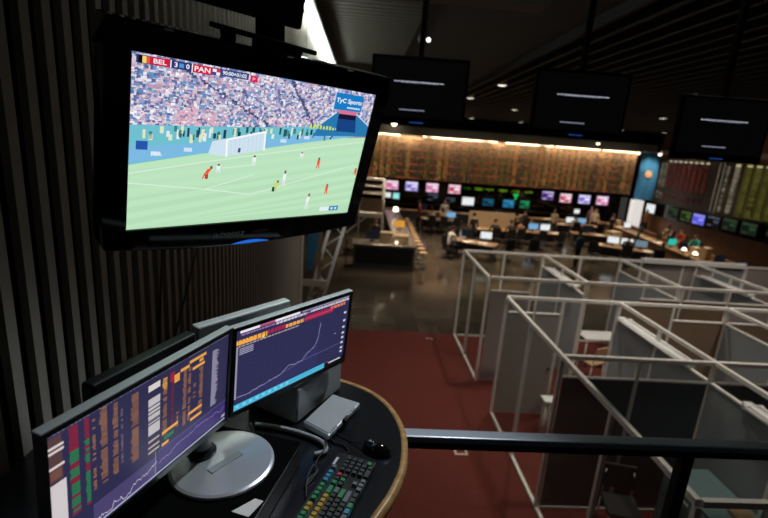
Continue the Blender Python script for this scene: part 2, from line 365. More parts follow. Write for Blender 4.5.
p.rect(.544, .75, .556, .785, S(30, 70, 40), 3.8); p.rect(.37, .475, .38, .505, S(70, 80, 110), 3.8); p.rect(.254, .655, .266, .685, S(200, 50, 40), 3.8)
# score strip
p.rect(.012, .012, .275, .053, S(48, 54, 110), 4)
p.rect(.018, .016, .029, .05, S(16, 16, 18), 4.2); p.rect(.029, .016, .040, .05, S(246, 214, 110), 4.2); p.rect(.040, .016, .05, .05, S(226, 90, 60), 4.2)
p.rect(.051, .012, .108, .052, S(206, 30, 66), 4.2); p.text('BEL', .06, .044, .038, .024, S(250, 240, 245), 4.6, True); p.rect(.109, .012, .112, .052, S(250, 250, 250), 4.4)
p.text('3', .121, .045, .010, .026, S(245, 245, 250), 4.6, True); p.rect(.136, .022, .150, .044, S(74, 150, 210), 4.4); p.text('0', .157, .045, .011, .026, S(245, 245, 250), 4.6, True)
p.rect(.175, .012, .178, .056, S(250, 250, 250), 4.4); p.rect(.178, .012, .243, .056, S(206, 30, 66), 4.2); p.text('PAN', .184, .048, .052, .028, S(250, 240, 245), 4.6, True)
p.rect(.244, .018, .257, .035, S(240, 240, 245), 4.4); p.rect(.257, .018, .27, .035, S(220, 50, 70), 4.4); p.rect(.244, .035, .257, .052, S(50, 70, 160), 4.4); p.rect(.257, .035, .27, .052, S(240, 240, 245), 4.4)
p.rect(.272, .012, .375, .05, S(58, 74, 130), 4); p.text('90:00+01:02', .279, .042, .088, .022, S(245, 248, 250), 4.6, True)
p.rect(.381, .018, .411, .056, S(214, 40, 84), 4.2); p.poly([(.39, .026), (.404, .034), (.39, .048)], S(245, 150, 180), 4.5)
p.rect(.818, .932, .873, .968, S(226, 240, 240), 4); p.rect(.875, .93, .93, .97, S(44, 124, 190), 4.1); p.rect(.885, .94, .898, .96, S(210, 235, 245), 4.3); p.rect(.908, .94, .92, .96, S(210, 235, 245), 4.3)
p.build('screen', M['scrg'], tv, (0, -.004, 0))
# arm from the slatted wall and hanger (world positions turned into the television's own frame)
bpy.context.view_layer.update(); inv = tv.matrix_world.inverted()
def tvw(s, back, z):
    q = Vector((-.326, 1.632, 0))+TX*s-nh*back; return inv @ Vector((q.x, q.y, z+H))
def tvbar(pts, m=0): pass
a = MB(); a.bar(tvw(-.955, .10, .445), tvw(.165, .10, .445), .15, .13); a.build('wall_arm', M['matte'], tv, bevel=.01)
a = MB(); a.bar(tvw(.065, .09, .40), tvw(.065, .09, .22), .075, .075); a.bar(tvw(.0, .08, .275), tvw(.12, .08, .275), .06, .07); a.build('hanger', M['matte'], tv, bevel=.006)
a = MB(); a.bar(tvw(-.16, .06, .315), tvw(.23, .06, .305), .05, .016); a.bar(tvw(-.11, .06, .31), tvw(-.11, .045, .20), .04, .03); a.bar(tvw(.15, .06, .31), tvw(.15, .045, .20), .04, .03); a.build('hanging_bracket', M['matte'], tv, bevel=.003)

# ---------------------------------------------------------------- the two desk monitors
def monitor(label, c, yawd, tiltd, w, h, body, hs, hd, hmat, pic):
    yw, t = math.radians(yawd), math.radians(tiltd)
    X = Vector((math.cos(yw), math.sin(yw), 0)); N = Vector((math.sin(yw)*math.cos(t), -math.cos(yw)*math.cos(t), -math.sin(t))); Z = X.cross(-N)
    if Z.z < 0: Z = -Z
    o = thing('computer_monitor', label, 'monitor', c, axes=(X, -N, Z), group='trading monitors on the desk')
    b = .011; fr = MB()
    for x0, x1, z0, z1 in ((-w/2-b, w/2+b, h/2, h/2+b), (-w/2-b, w/2+b, -h/2-.016, -h/2), (-w/2-b, -w/2, -h/2, h/2), (w/2, w/2+b, -h/2, h/2)): fr.box(x0, x1, -.004, .012, z0, z1)
    fr.build('bezel', M['black'], o)
    MB().box(-w/2-b, w/2+b, .006, .020, -h/2-.015, h/2+b-.001).build('rear_shell', M['black'], o, bevel=.004)
    MB().box(-w/2-b-.001, w/2+b+.001, -.003, .021, h/2+b-.001, h/2+b+.004).build('top_edge', M['silver'], o, bevel=.002)
    bar = MB().box(hs[2], hs[3], hd-.035, hd, hs[4]-.055, hs[4]); bar.build('rear_bar', hmat, o, bevel=.006)
    g = MB(); g.prism([(hs[0], .021), (hs[1], .021), (hs[1]-.02, hd-.036), (hs[0]+.03, hd-.036)], -h/2+.07, h/2-.03)
    g.build('rear_housing', hmat, o, bevel=.012)
    pic(w, h).build('screen', M['scr'], o, (0, .001, 0))
    return o
NAVY = S(46, 44, 76)
def pic_left(w, h):
    p = Picture(w, h); p.rect(0, 0, 1, 1, NAVY, 0); OR = S(134, 94, 72); OR2 = S(224, 158, 72); WHT = S(214, 204, 200); R_ = S(128, 34, 58); G_ = S(42, 116, 74)
    p.rect(0, .008, 1, .02, S(84, 82, 120), 1)
    for i in range(60):
        if rnd(0, 1) < .6: p.rect(.01+i*.0163, .01, .018+i*.0163, .018, S(150, 148, 170), 2)
    p.rect(0, .03, .055, .38, S(84, 60, 62), 1)
    p.rect(0, .10, .062, .12, WHT, 2); p.rect(0, .137, .062, .157, WHT, 2); p.rect(0, .255, .062, .275, WHT, 2); p.rect(0, .395, .066, 1, S(206, 198, 200), 2)
    p.rect(.01, .29, .05, .36, S(112, 74, 66), 2)
    rows = 46
    def col(u0, u1, c, v0, v1, fill=.85, L=2, jag=True):
        n = int((v1-v0)*rows)
        for k in range(n):
            if rnd(0, 1) > fill: continue
            v = v0+(v1-v0)*k/n; a = u0+((u1-u0)*rnd(0, .35) if jag else 0)
            p.rect(a, v+.002, u1, v+(v1-v0)/n*.86, sc(c, rnd(.75, 1.15)), L)
    for (a, b) in ((.08, .118), (.14, .162)):
        for k in range(30):
            v = .03+k*.0245
            if v > .78: break
            c = R_ if (v < .2 or rnd(0, 1) < .5) and not (.5 < v < .56) else G_
            p.rect(a+rnd(0, .006), v, b, v+.021, c, 2)
    col(.172, .188, OR, .07, .68, .7); col(.203, .24, OR, .02, .70); col(.262, .29, OR, .04, .72); col(.302, .314, S(104, 92, 112), .08, .66, .7); col(.35, .394, OR, .06, .69, .92)
    p.rect(.447, .072, .514, .13, WHT, 2); p.rect(.447, .20, .514, .55, S(190, 184, 186), 2)
    for v in (.27, .31, .345, .40, .415, .44): p.rect(.447, v, .514, v+.012, NAVY, 3)
    for v in (.60, .66, .71): p.rect(.447, v, .512, v+.02, S(180, 170, 150), 2)
    col(.527, .556, OR2, .08, .2, .9, 2); col(.527, .556, OR, .2, .65, .9); col(.575, .603, S(176, 32, 60), .07, .16, 1, 2, False); col(.58, .598, S(110, 34, 58), .16, .6, .95); p.rect(.60, .11, .635, .19, OR2, 3)
    col(.615, .632, OR, .5, .68, .6); p.rect(.527, .60, .63, .63, OR2, 3); p.rect(.54, .66, .603, .70, G_, 3); p.rect(.527, .72, .57, .75, OR2, 3)
    col(.655, .682, OR, .12, .7, .92); col(.69, .712, OR, .12, .68, .85); col(.77, .80, OR, .17, .66, .85); col(.725, .75, OR, .3, .5, .45)
    for a, b, v in ((.64, .70, .09), (.70, .73, .06), (.722, .82, .06), (.722, .81, .145), (.70, .80, .60), (.715, .80, .68), (.77, .80, .10)): p.rect(a, v, b, v+.03, OR2, 3)
    for k in range(58): p.rect(.87, .1+k*.0107, .87+rnd(.03, .055), .1+k*.0107+.008, S(150, 146, 168), 2)
    p.rect(.12, .80, 1, .80, NAVY, 1); p.rect(.17, .80, .50, 1, S(74, 66, 108), 1); p.rect(.507, .77, 1, .96, S(56, 44, 104), 1); p.line([(.507, .77), (1, .77)], .0012, S(120, 116, 150), 2)
    pts = []; v = .96
    for i in range(70):
        v += rnd(-.025, .022)-.0003; v = max(.84, min(.97, v)); pts.append((.17+.33*i/69, v))
    p.line(pts, .0014, S(206, 204, 214), 3); pts = []; v = .9
    for i in range(50): v = max(.8, min(.95, v+rnd(-.02, .02))); pts.append((.51+.48*i/49, v))
    p.line(pts, .0012, S(176, 160, 190), 3); p.line([(.49, .75), (.49, 1)], .0012, S(160, 158, 180), 3)
    p.rect(.0, .985, 1, 1, S(176, 176, 214), 4); p.rect(.97, .93, 1, .96, S(170, 168, 190), 3)
    return p
def pic_right(w, h):
    p = Picture(w, h); p.rect(0, 0, 1, 1, S(45, 45, 80), 0); OR2 = S(238, 166, 74); R_ = S(170, 34, 76)
    p.rect(0, 0, 1, .015, S(90, 88, 126), 1); p.rect(.03, .012, .5, .042, S(232, 228, 236), 2); p.rect(.17, .012, .29, .042, S(176, 80, 124), 3)
    for i in range(40): p.rect(.52+i*.0118, .02, .527+i*.0118, .035, S(190, 186, 206), 2)
    p.rect(.03, .06, .99, .07, S(70, 60, 110), 1)
    def seg(u0, u1, v, c, hh=.03):
        u = u0
        while u < u1: d = rnd(.012, .03); p.rect(u, v, min(u1, u+d), v+hh, c, 2); u += d+.006
    seg(.04, .95, .055, S(150, 120, 160), .02); seg(.3, .56, .05, S(210, 206, 214)); seg(.6, .99, .045, S(214, 206, 214), .03)
    seg(0, .23, .12, OR2, .06); seg(.23, .38, .115, R_, .05); seg(.38, .54, .125, OR2, .045); seg(.55, .83, .10, R_, .075); p.rect(.55, .13, .81, .15, S(196, 60, 92), 3); seg(.8, .96, .09, S(226, 120, 90), .04); p.rect(0, .135, .14, .175, OR2, 3)
    seg(.02, .5, .19, S(160, 150, 160), .018); p.rect(.19, .15, .21, .19, S(246, 200, 90), 3)
    for k in range(4): p.rect(.03, .225+k*.022, .13, .237+k*.022, S(160, 158, 184), 2)
    for k in range(12): p.line([(.03, .24+k*.055), (.95, .24+k*.055)], .0005, S(64, 60, 112), 1)
    for k in range(16): p.line([(.05+k*.058, .2), (.05+k*.058, .86)], .0005, S(64, 60, 112), 1)
    for k in range(30): p.rect(.004, .2+k*.022, .02, .211+k*.022, S(196, 194, 214), 2)
    for v in (.24, .36, .46, .55, .62, .70, .78, .84): p.rect(.955, v, .98, v+.03, S(206, 204, 220), 2)
    cur = [(.027, .835), (.07, .84), (.113, .85), (.15, .83), (.192, .82), (.24, .815), (.286, .80), (.33, .80), (.365, .79), (.40, .745), (.434, .712), (.5, .73), (.555, .722), (.597, .65), (.63, .63), (.665, .60), (.69, .53), (.70, .465), (.705, .36), (.712, .27)]
    c2 = []
    for (a, b), (c, d) in zip(cur, cur[1:]):
        for k in range(4): c2.append((a+(c-a)*k/4, b+(d-b)*k/4+rnd(-.008, .008)))
    c2.append(cur[-1]); p.poly([(u, v) for u, v in c2]+[(.712, .9), (.027, .9)], S(48, 48, 92), 1.5)
    p.line(c2, .0016, S(176, 168, 214), 3); p.line([(.113, .854), (.578, .725), (.959, .713)], .0010, S(136, 128, 180), 3)
    p.rect(.87, .52, .885, .535, S(150, 146, 190), 3)
    p.rect(0, .925, .795, .985, S(70, 176, 214), 3); p.rect(0, .955, .795, 1, S(92, 190, 226), 2)
    for i in range(9): p.rect(.02+i*.05, .94, .045+i*.05, .975, S(120, 206, 234), 4)
    p.rect(.795, .93, 1, 1, S(18, 18, 26), 3); p.rect(.84, .945, .97, .968, S(196, 194, 206), 4); p.rect(.81, .93, .835, .94, S(200, 60, 90), 4)
    return p
ml = monitor('nearer monitor, left of the pair, filled with columns of orange, red and green figures', (-.459, 1.004, -.706), 68.96, 4.2, .531, .287, None, (-.10, .15, -.118, .205, .150), .098, M['black'], pic_left)
mr = monitor('farther monitor, right of the pair, with a rising line chart and cyan taskbar', (-.193, 1.53, -.733), 50.7, 4.6, .531, .2887, None, (-.15, .10, -.355, .012, .158), .10, M['silver'], pic_right)

# ---------------------------------------------------------------- desk and what stands on it
DZ = -1.06
def smooth_poly(pts, n=6): return [(p.x, p.y) for p in spline([(x, y, 0) for x, y in pts], n)]
edge = smooth_poly([(-.36, .25), (-.12, .70), (.0, .92), (.105, 1.1), (.17, 1.22), (.215, 1.36), (.222, 1.56), (.15, 1.755), (.0, 1.885), (-.25, 1.97), (-.6, 2.0), (-1.03, 2.0)])
def inset(pts, d):
    out = []
    for i, q in enumerate(pts):
        a = Vector(pts[max(i-1, 0)]); b = Vector(pts[min(i+1, len(pts)-1)]); t = (b-a).normalized(); out.append((q[0]-t.y*d, q[1]+t.x*d))
    return out
dk = thing('desk', 'curved black desk with a rounded oak edge under the monitors', 'desk', (0, 0, DZ))
inn = inset(edge, .022)
MB().prism(inn+[(-1.03, .25)], -.035, 0).build('desktop', M['desk'], dk, bevel=.001)
e = MB(); n = len(edge)
vs = []; prof = [(0, -.04), (1, -.04), (1.25, -.02), (1, .0), (.55, .004), (0, .0005)]
for i in range(n):
    for k, z in prof: vs.append((inn[i][0]+(edge[i][0]-inn[i][0])*k, inn[i][1]+(edge[i][1]-inn[i][1])*k, z))
P_ = len(prof)
e.add(vs, [(i*P_+k, i*P_+(k+1) % P_, (i+1)*P_+(k+1) % P_, (i+1)*P_+k) for i in range(n-1) for k in range(P_)], 0, True)
tag(e.build('edge_trim', M['wood'], dk), 'rounded oak edge')
for x, y in ((-.2, 1.1), (-.25, 1.5), (-.9, .5), (-.9, 1.5)): MB().box(x-.03, x+.03, y-.03, y+.03, -1.14, -.035).build('leg', M['matte'], dk)

RZ = -.9725
c1 = Vector((-.13, 1.37)); e1 = Vector((-.245, -.97)).normalized(); e2 = Vector((e1.y, -e1.x)).normalized()
c1 = Vector((-.148, 1.328)); 
if e2.x > 0: e2 = -e2
q = [c1, c1+e1*.62, c1+e1*.62+e2*.34, c1+e2*.34]
rs = thing('monitor_riser', 'low black riser box on the desk under the round silver monitor stand', 'riser', (c1.x, c1.y, DZ+.002))
loc = [((v-c1).x, (v-c1).y) for v in q]
MB().prism(loc, .0, .073).build('body', M['black'], rs, bevel=.004)
MB().prism([(x*1.0, y*1.0) for x, y in loc], .074, .085).build('top_panel', M['gap'], rs, bevel=.003)
# stand shared by the two monitors
st = thing('monitor_stand', 'silver monitor stand with round disc base and thick grey column', 'monitor stand', (-.366, 1.208, RZ))
MB().lathe([(.149, 0), (.152, .004), (.150, .010), (.142, .013), (.02, .016)], seg=64).build('disc_base', M['disc'], st, smooth=False)
clx, cly = -.069, .027
MB().lathe([(.040, 0), (.041, .012), (.033, .022)], (clx, cly, .014), 28).build('collar', M['darkmetal'], st)
MB().cyl((clx, cly, .03), (clx, cly, .16), .0265, .0255, 28).build('column', M['grey'], st)
sg = MB(); sg.obox((.012, -.012, .0165), (.055*.6, .055*.8, 0), (.012*.8, -.012*.6, 0), (0, 0, .0012)); sg.build('slot', M['grey'], st)
am = MB(); am.bar((clx, cly, .155), (clx-.06, cly+.025, .16), .03, .03); am.build('support_arm', M['darkmetal'], st)
# card
pc = MB(); pc.add([(0, 0, 0), (.045, .03, 0), (.06, .02, 0), (.03, -.018, 0)], [(0, 1, 2, 3)])
cardq = [(-.2905, 1.025), (-.2395, 1.0725), (-.2145, 1.064), (-.2425, 1.008)]
pc = MB(); cx, cy = cardq[0]
pc.prism([(x-cx, y-cy) for x, y in cardq], 0, .0008)
tag(pc.build('paper_card', M['paper'], loc=(cx, cy, RZ)), 'small white paper card lying on the riser before the silver disc', 'card')

# printer-like box behind the right monitor
ax = Vector((.5, .866)); nx_ = Vector((.866, -.5))
pr = thing('desk_printer', 'compact grey printer with silver paper tray on the far end of the desk', 'printer', (-.112, 1.68, DZ+.002))
def pl(s, b): v = ax*s-nx_*b; return (v.x, v.y)
MB().prism([pl(-.16, 0), pl(.155, 0), pl(.155, .24), pl(-.16, .24)], 0, .152).build('body', M['lightgrey'], pr, bevel=.012)
tq = [(-.163, 1.512), (-.066, 1.715), (.05, 1.655), (-.062, 1.433)]
def rel(q, o): return [(x-o[0], y-o[1]) for x, y in q]
t = MB(); t.prism(rel(tq, (-.112, 1.68)), .012, .034); tag(t.build('paper_tray', M['disc'], pr, bevel=.006), 'open silver paper tray')
t = MB(); c_ = Vector((-.112, 1.68))
A, B = Vector(tq[3])-c_, Vector(tq[2])-c_; mid = (A+B)/2; dv = (B-A).normalized(); nv = Vector((dv.y, -dv.x))
t.obox((mid.x+nv.x*.004, mid.y+nv.y*.004, .03), (dv.x*.018, dv.y*.018, 0), (nv.x*.008, nv.y*.008, 0), (0, 0, .009)); t.build('tray_latch', M['darkmetal'], pr, bevel=.002)
for k in range(7):
    tk = MB()
    qv = A+(B-A)*(.08+.055*k) if k < 4 else A+(B-A)*(.58+.07*(k-3)); tk.obox((qv.x-nv.x*.006, qv.y-nv.y*.006, .0345), (dv.x*.004, dv.y*.004, 0), (nv.x*.004, nv.y*.004, 0), (0, 0, .0006)); tk.build('tray_tick', M['darkmetal'], pr)
pp = MB(); pp.prism([(x*.92, y*.92) for x, y in rel(tq, (-.06, 1.58))], 0, .002); pp.build('paper_sheet', M['lightgrey'], pr, (.052, -.1, .0345))

# keyboard
ka = math.radians(68.8); kb = thing('keyboard', 'black trading keyboard with green, yellow and blue keys on the desk', 'keyboard', (-.037, 1.135, DZ+.002), ka)
MB().box(-.225, .225, -.068, .072, .004, .02).build('case', M['black'], kb, bevel=.004)
for x in (-.19, .19): MB().box(x-.02, x+.02, .05, .065, 0, .005).build('foot', M['matte'], kb)
U = .0188
def key(u0, row, wd, m):
    x0 = -.219+u0*U; yv = .046-row*.0205-(0.006 if row else -.003)
    k = MB(); x1 = x0+wd*U-.0022; hgt = .011
    lo_ = [(x0, yv-.0085), (x1, yv-.0085), (x1, yv+.0085), (x0, yv+.0085)]; hi_ = [(x0+.002, yv-.0062), (x1-.002, yv-.0062), (x1-.002, yv+.0070), (x0+.002, yv+.0070)]
    k.add([(*p_, .019) for p_ in lo_]+[(*p_, .019+hgt) for p_ in hi_], [(4, 5, 6, 7), (0, 1, 5, 4), (1, 2, 6, 5), (2, 3, 7, 6), (3, 0, 4, 7)])
    return k.build('key', M[m], kb)
for i, u0 in enumerate([0, 2, 3, 4, 5, 6.5, 7.5, 8.5, 9.5, 11, 12, 13, 14]): key(u0, 0, 1, 'k_red' if i == 0 else 'k_green' if i in (2, 4, 5, 6, 9, 10, 11, 12) else 'k_yellow')
for u0 in (15.3, 16.3, 17.3): key(u0, 0, 1, 'k_blue')
for i in range(13): key(i, 1, 1, 'k_yellow' if i > 0 else 'k_black')
key(13, 1, 2, 'k_green'); key(15.3, 1, 1, 'k_green'); key(16.3, 1, 1, 'k_black'); key(17.3, 1, 1, 'k_red')
key(0, 2, 1.5, 'k_black')
for i in range(12): key(1.5+i, 2, 1, 'k_black')
key(13.5, 2, 1.5, 'k_grey'); key(15.3, 2, 1, 'k_black'); key(16.3, 2, 1, 'k_green'); key(17.3, 2, 1, 'k_black')
key(0, 3, 1.75, 'k_black')
for i in range(11): key(1.75+i, 3, 1, 'k_black')
key(12.75, 3, 2.25, 'k_green')
key(0, 4, 2.25, 'k_black')
for i in range(10): key(2.25+i, 4, 1, 'k_black')
key(12.25, 4, 2.75, 'k_grey'); key(16.3, 4, 1, 'k_grey')
for u0, wd in ((0, 1.5), (1.5, 1.25), (2.75, 1.25)): key(u0, 5, wd, 'k_black')
key(4, 5, 6.2, 'k_grey'); key(10.2, 5, 1.25, 'k_blue'); key(11.45, 5, 1.25, 'k_green'); key(12.7, 5, 1.1, 'k_black'); key(13.8, 5, 1.2, 'k_black')
for u0 in (15.3, 16.3, 17.3): key(u0, 5, 1, 'k_grey')
for r_ in range(1, 5):
    for i in range(3): key(18.7+i, r_, 1, 'k_black')
key(21.7, 1, 1, 'k_black'); key(21.7, 2, 1, 'k_black'); key(21.7, 3, 1, 'k_black'); key(21.7, 4.5, 1, 'k_green'); key(18.7, 5, 2, 'k_black'); key(20.7, 5, 1, 'k_black'); key(18.7, 0, 1, 'k_grey')
MB().box(.155, .195, .056, .064, .020, .0206).build('label_strip', M['wcable'], kb)

# mouse
mo = thing('computer_mouse', 'black computer mouse at the rounded end of the desk', 'mouse', (.112, 1.402, DZ), math.radians(158))
b_ = MB(); b_.ball((0, 0, .004), (.056, .032, .034)); b_.v = [(x, y*(1-.25*max(0, x)/.056), max(z, .001)) for x, y, z in b_.v]; b_.build('shell', M['gloss'], mo)
MB().cyl((.028, -.004, .030), (.028, .004, .030), .008, None, 16).build('scroll_wheel', M['grey'], mo)
MB().box(.006, .05, -.0006, .0006, .0265, .0335).build('button_gap', M['matte'], mo)

def cable(name, label, pts, r, m, z0=DZ+.003):
    o = Vector(pts[0]); c = MB().tube([q-Vector((o.x, o.y, 0)) for q in spline([(x, y, z+r) for x, y, z in pts])], r, 8)
    return tag(c.build(name, M[m], loc=(o.x, o.y, z0)), label, 'cable')
cable('data_cable', 'thick grey cable looping across the desk behind the riser', [(-.34, 1.52, .0), (-.27, 1.51, .0), (-.20, 1.49, 0), (-.13, 1.46, .0), (-.085, 1.43, .0), (-.068, 1.40, .0), (-.075, 1.375, 0), (-.105, 1.362, .0)], .009, 'greycable')
cable('mouse_cable', 'thin black mouse cable running back from the mouse', [(.058, 1.424, .012), (.02, 1.45, .0), (-.03, 1.49, 0), (-.075, 1.53, 0), (-.10, 1.535, 0)], .0022, 'cable')
cable('keyboard_cable', 'black keyboard cable curving from the top of the keyboard', [(.006, 1.365, .012), (.01, 1.40, 0), (-.005, 1.425, 0), (-.04, 1.44, 0), (-.066, 1.47, 0), (-.10, 1.505, 0)], .0032, 'cable')
cable('power_cable', 'black tangled cables between the riser and keyboard', [(-.075, 1.43, .018), (-.066, 1.395, .02), (-.095, 1.33, .0), (-.085, 1.29, 0), (-.105, 1.26, 0), (-.12, 1.22, 0), (-.105, 1.24, .0), (-.09, 1.275, .006), (-.10, 1.31, .006), (-.115, 1.25, .006), (-.11, 1.17, 0)], .003, 'cable')
cable('white_lead', 'thin white lead hanging behind the right monitor corner', [(-.345, 1.50, .0), (-.33, 1.455, .03), (-.335, 1.43, .07), (-.325, 1.46, .0), (-.30, 1.47, 0)], .003, 'wcable')
def wall_cable(label, a, b, c):
    q = spline([a, ((a[0]+b[0])/2+.005, (a[1]+b[1])/2+.02, (a[2]+b[2])/2), b, c]); o = MB().tube([x_-Vector(c) for x_ in q], .006, 8)
    return tag(o.build('hanging_cable', M['cable'], loc=c), label, 'cable', 'cables on the slatted wall')
wall_cable('black cable hanging almost straight down the slatted wall', (-1.037, 2.50, -.05), (-1.037, 2.44, -.6), (-1.037, 2.30, -1.35))
wall_cable('black cable slanting down the slatted wall toward the monitors', (-1.037, 3.25, -.25), (-1.037, 2.95, -.75), (-1.037, 2.40, -1.35))

# handrail
hr = thing('handrail', 'flat steel handrail along the gallery edge with a black post', 'railing', (0, 1.75, -2.2))
MB().box(-.9, 3.5, -.03, .03, .951, .983).build('rail', M['steel'], hr, bevel=.006)
MB().box(-.9, 3.5, -.02, .02, .915, .950).build('under_rail', M['matte'], hr)
for x in (1.56, 3.3, -.6): MB().box(x-.027, x+.027, -.024, .024, 0, .915).build('post', M['matte'], hr, bevel=.004)

# ---------------------------------------------------------------- fluorescent light over the slatted wall
M['batten'] = mat('grey_batten', (.30, .34, .36), .5)
fl = thing('fluorescent_light', 'long lit fluorescent batten under the ceiling along the slatted wall', 'ceiling light', (-.95, 6.5, 1.9))
MB().box(-.10, .11, -5.0, 7.0, .03, .10).build('housing', M['batten'], fl, bevel=.008)
for y0, y1 in ((-4.1, -3.4), (-3.3, 0.0), (.1, 3.3), (3.4, 6.9)): MB().cyl((.0, y0, -.05), (.0, y1, -.05), .018, None, 12).build('tube', M['tube'], fl)
for y in (-2.5, 2, 6): MB().box(-.02, .02, y-.02, y+.02, .10, .30).build('hanger', M['alu'], fl)

# ---------------------------------------------------------------- booths
X0, X1, X2, X3, X4 = 2.76, 4.865, 6.945, 9.03, 11.12
Ya, Yb, Yc, Yd, Ye = 11.4, 8.98, 7.74, 5.37, 2.87
RT, PT = 2.4, 2.1     # rail top, panel top above the hall floor
def partition(label, a, b, posts, panels, floor_rail=None, group='booth partitions', top=True):
    """a,b ends on plan; posts = fractions; panels = (f0, f1, z0, z1, material, top rail?)"""
    a, b = Vector(a), Vector(b); L = (b-a).length; d = (b-a)/L
    o = thing('booth_partition', label, 'partition', (a.x, a.y, FZ), math.atan2(d.y, d.x), group)
    t = .05
    if top: MB().box(0, L, -t/2, t/2, RT-.06, RT).build('top_rail', M['alu'], o, bevel=.004)
    for f in posts:
        MB().box(f*L-t/2, f*L+t/2, -t/2, t/2, .012, RT-.061).build('post', M['alu'], o, bevel=.004)
    for f0, f1, z0, z1, m, rail in panels:
        x0, x1 = f0*L+t/2, f1*L-t/2
        MB().box(x0, x1, -.008, .008, z0, z1-(.03 if rail else 0)).build('glass_pane' if m == 'glass' else 'panel', M[m], o)
        if rail: MB().box(x0, x1, -.022, .022, z1-.03, z1).build('panel_rail', M['alu'], o, bevel=.003)
    for f0, f1 in floor_rail or (): MB().box(f0*L+t/2, f1*L-t/2, -t/2, t/2, .012, .05).build('bottom_rail', M['alu'], o, bevel=.003)
    return o
# rear row
partition('clear glazed end partition of the rear booths, beside the carpet edge', (X0, Ya), (X0, Yb), (.0, .5, 1), [(0, .5, .05, RT-.06, 'glass', 0), (.5, 1, .05, RT-.06, 'glass', 0)], [(0, .5), (.5, 1)])
partition('open framed rear partition facing the trading floor, at the carpet corner', (X0+.05, Ya), (X2-.05, Ya), (.25, .5, .75), [(.0, .25, .05, RT-.06, 'glass', 0), (.25, .5, .05, RT-.06, 'glass', 0), (.5, .75, .05, RT-.06, 'glass', 0), (.75, 1, .05, RT-.06, 'glass', 0)], [(0, 1)])
o = partition('rear partition under the long white fascia, in front of the trading floor', (X2, Ya), (10.4, Ya), (0, .17, .5, .75, 1), [(.17, .5, .05, RT-.06, 'greige', 0), (.5, .75, .05, RT-.06, 'greige', 0), (.75, 1, .05, RT-.06, 'panel', 0), (0, .17, .05, RT-.06, 'glass', 0)])
MB().box(.56, 3.42, -.07, .04, RT-.06, RT+.06).build('fascia_board', M['white'], o, bevel=.004)
partition('rear partition past the white fascia, at the right of the photo', (10.45, Ya), (14.2, Ya), (0, .33, .66, 1), [(0, .33, .05, RT-.06, 'greige', 0), (.33, .66, .05, RT-.06, 'greige', 0), (.66, 1, .05, RT-.06, 'greige', 0)])
def divider(label, X, ya, yb, m, n=2, pt=PT): return partition(label, (X, ya), (X, yb), [i/n for i in range(n+1)], [(i/n, (i+1)/n, .03, pt, m, 1) for i in range(n)], [])
divider('pale grey divider in the rear booths, first one behind the glazed end', X1, Ya-.03, Yb+.03, 'panel')
divider('pale grey divider in the rear booths, second one from the glazed end', X2, Ya-.03, Yb+.03, 'panel')
divider('grey divider in the rear booths with tube light, nearest the right wall', X3, Ya-.03, Yb+.03, 'panel')
partition('front frame of the rear booths above the corridor, with one greige panel', (X0+.05, Yb), (X4, Yb), (0.105, .249, .50, .625, .75, 1), [(0, .105, .03, PT, 'greige', 1), (.39, .50, .03, PT, 'warmbrown', 1), (.505, .625, .03, PT, 'warmbrown', 1), (.625, .75, .03, PT, 'greige', 1)])
# front rows
o = partition('front-row corridor frame with the two-leaf greige door', (X0, Yc), (X1, Yc), (0, .5, 1), [(0.02, .26, .03, PT, 'greige', 1), (.26, .49, .03, PT, 'greige', 1)])
MB().ball((.97, -.03, 1.0), .025).build('door_knob', M['darkmetal'], o)
partition('warm-lit brown panelled corridor partition between the front-row dividers', (X1, Yc), (X2, Yc), (.5, 1), [(0, .5, .03, RT-.06, 'warmbrown', 0), (.5, 1, .03, PT, 'warmbrown', 1)])
partition('warm-lit brown panelled corridor partition beyond the last front-row divider', (X2+.05, Yc), (X4, Yc), (.25, .5, .75, 1), [(0, .25, .03, PT, 'warmbrown', 1), (.25, .5, .03, PT, 'greige', 1), (.5, 1, .03, PT, 'greige', 1)])
partition('long glazed side of the front booths along the open carpet', (X0, Yc-.03), (X0, Ye), (.25, .4855, .74, 1), [(.0, .25, .05, RT-.06, 'glass', 0), (.25, .4855, .05, RT-.06, 'glass', 0), (.4855, .74, .05, RT-.06, 'glass', 0), (.74, 1, .05, RT-.06, 'glass', 0)], [(0, .25), (.25, .4855), (.4855, .74), (.74, 1)])
divider('long grey divider with two tube lights, down the middle of the front booths', X1, Yc-.03, 1.9, 'panel', 5)
divider('grey divider between front booths at the right edge of the photo', X2, Yc-.03, 1.9, 'panel', 5)
divider('grey divider of the front booths beside the warm-lit brown panels, farthest right', X3, Yc-.03, 1.9, 'panel', 5)
partition('dark unlit grey cross partition between the two front-left booths', (X0+.03, Yd), (X1-.03, Yd), (.5,), [(0, .5, .03, PT, 'darkpanel', 1), (.5, 1, .03, PT, 'darkpanel', 1)], [(0, 1)])
partition('dark unlit grey cross partition right of the long middle divider', (X1+.03, Yd), (X2-.03, Yd), (.5,), [(0, .5, .03, PT, 'darkpanel', 1), (.5, 1, .03, PT, 'darkpanel', 1)])
partition('near cross frame closing the front-left booth, at the bottom right corner', (X0+.03, Ye), (X1-.03, Ye), (.5,), [(0, .5, .05, RT-.06, 'glass', 0), (.5, 1, .05, RT-.06, 'glass', 0)])
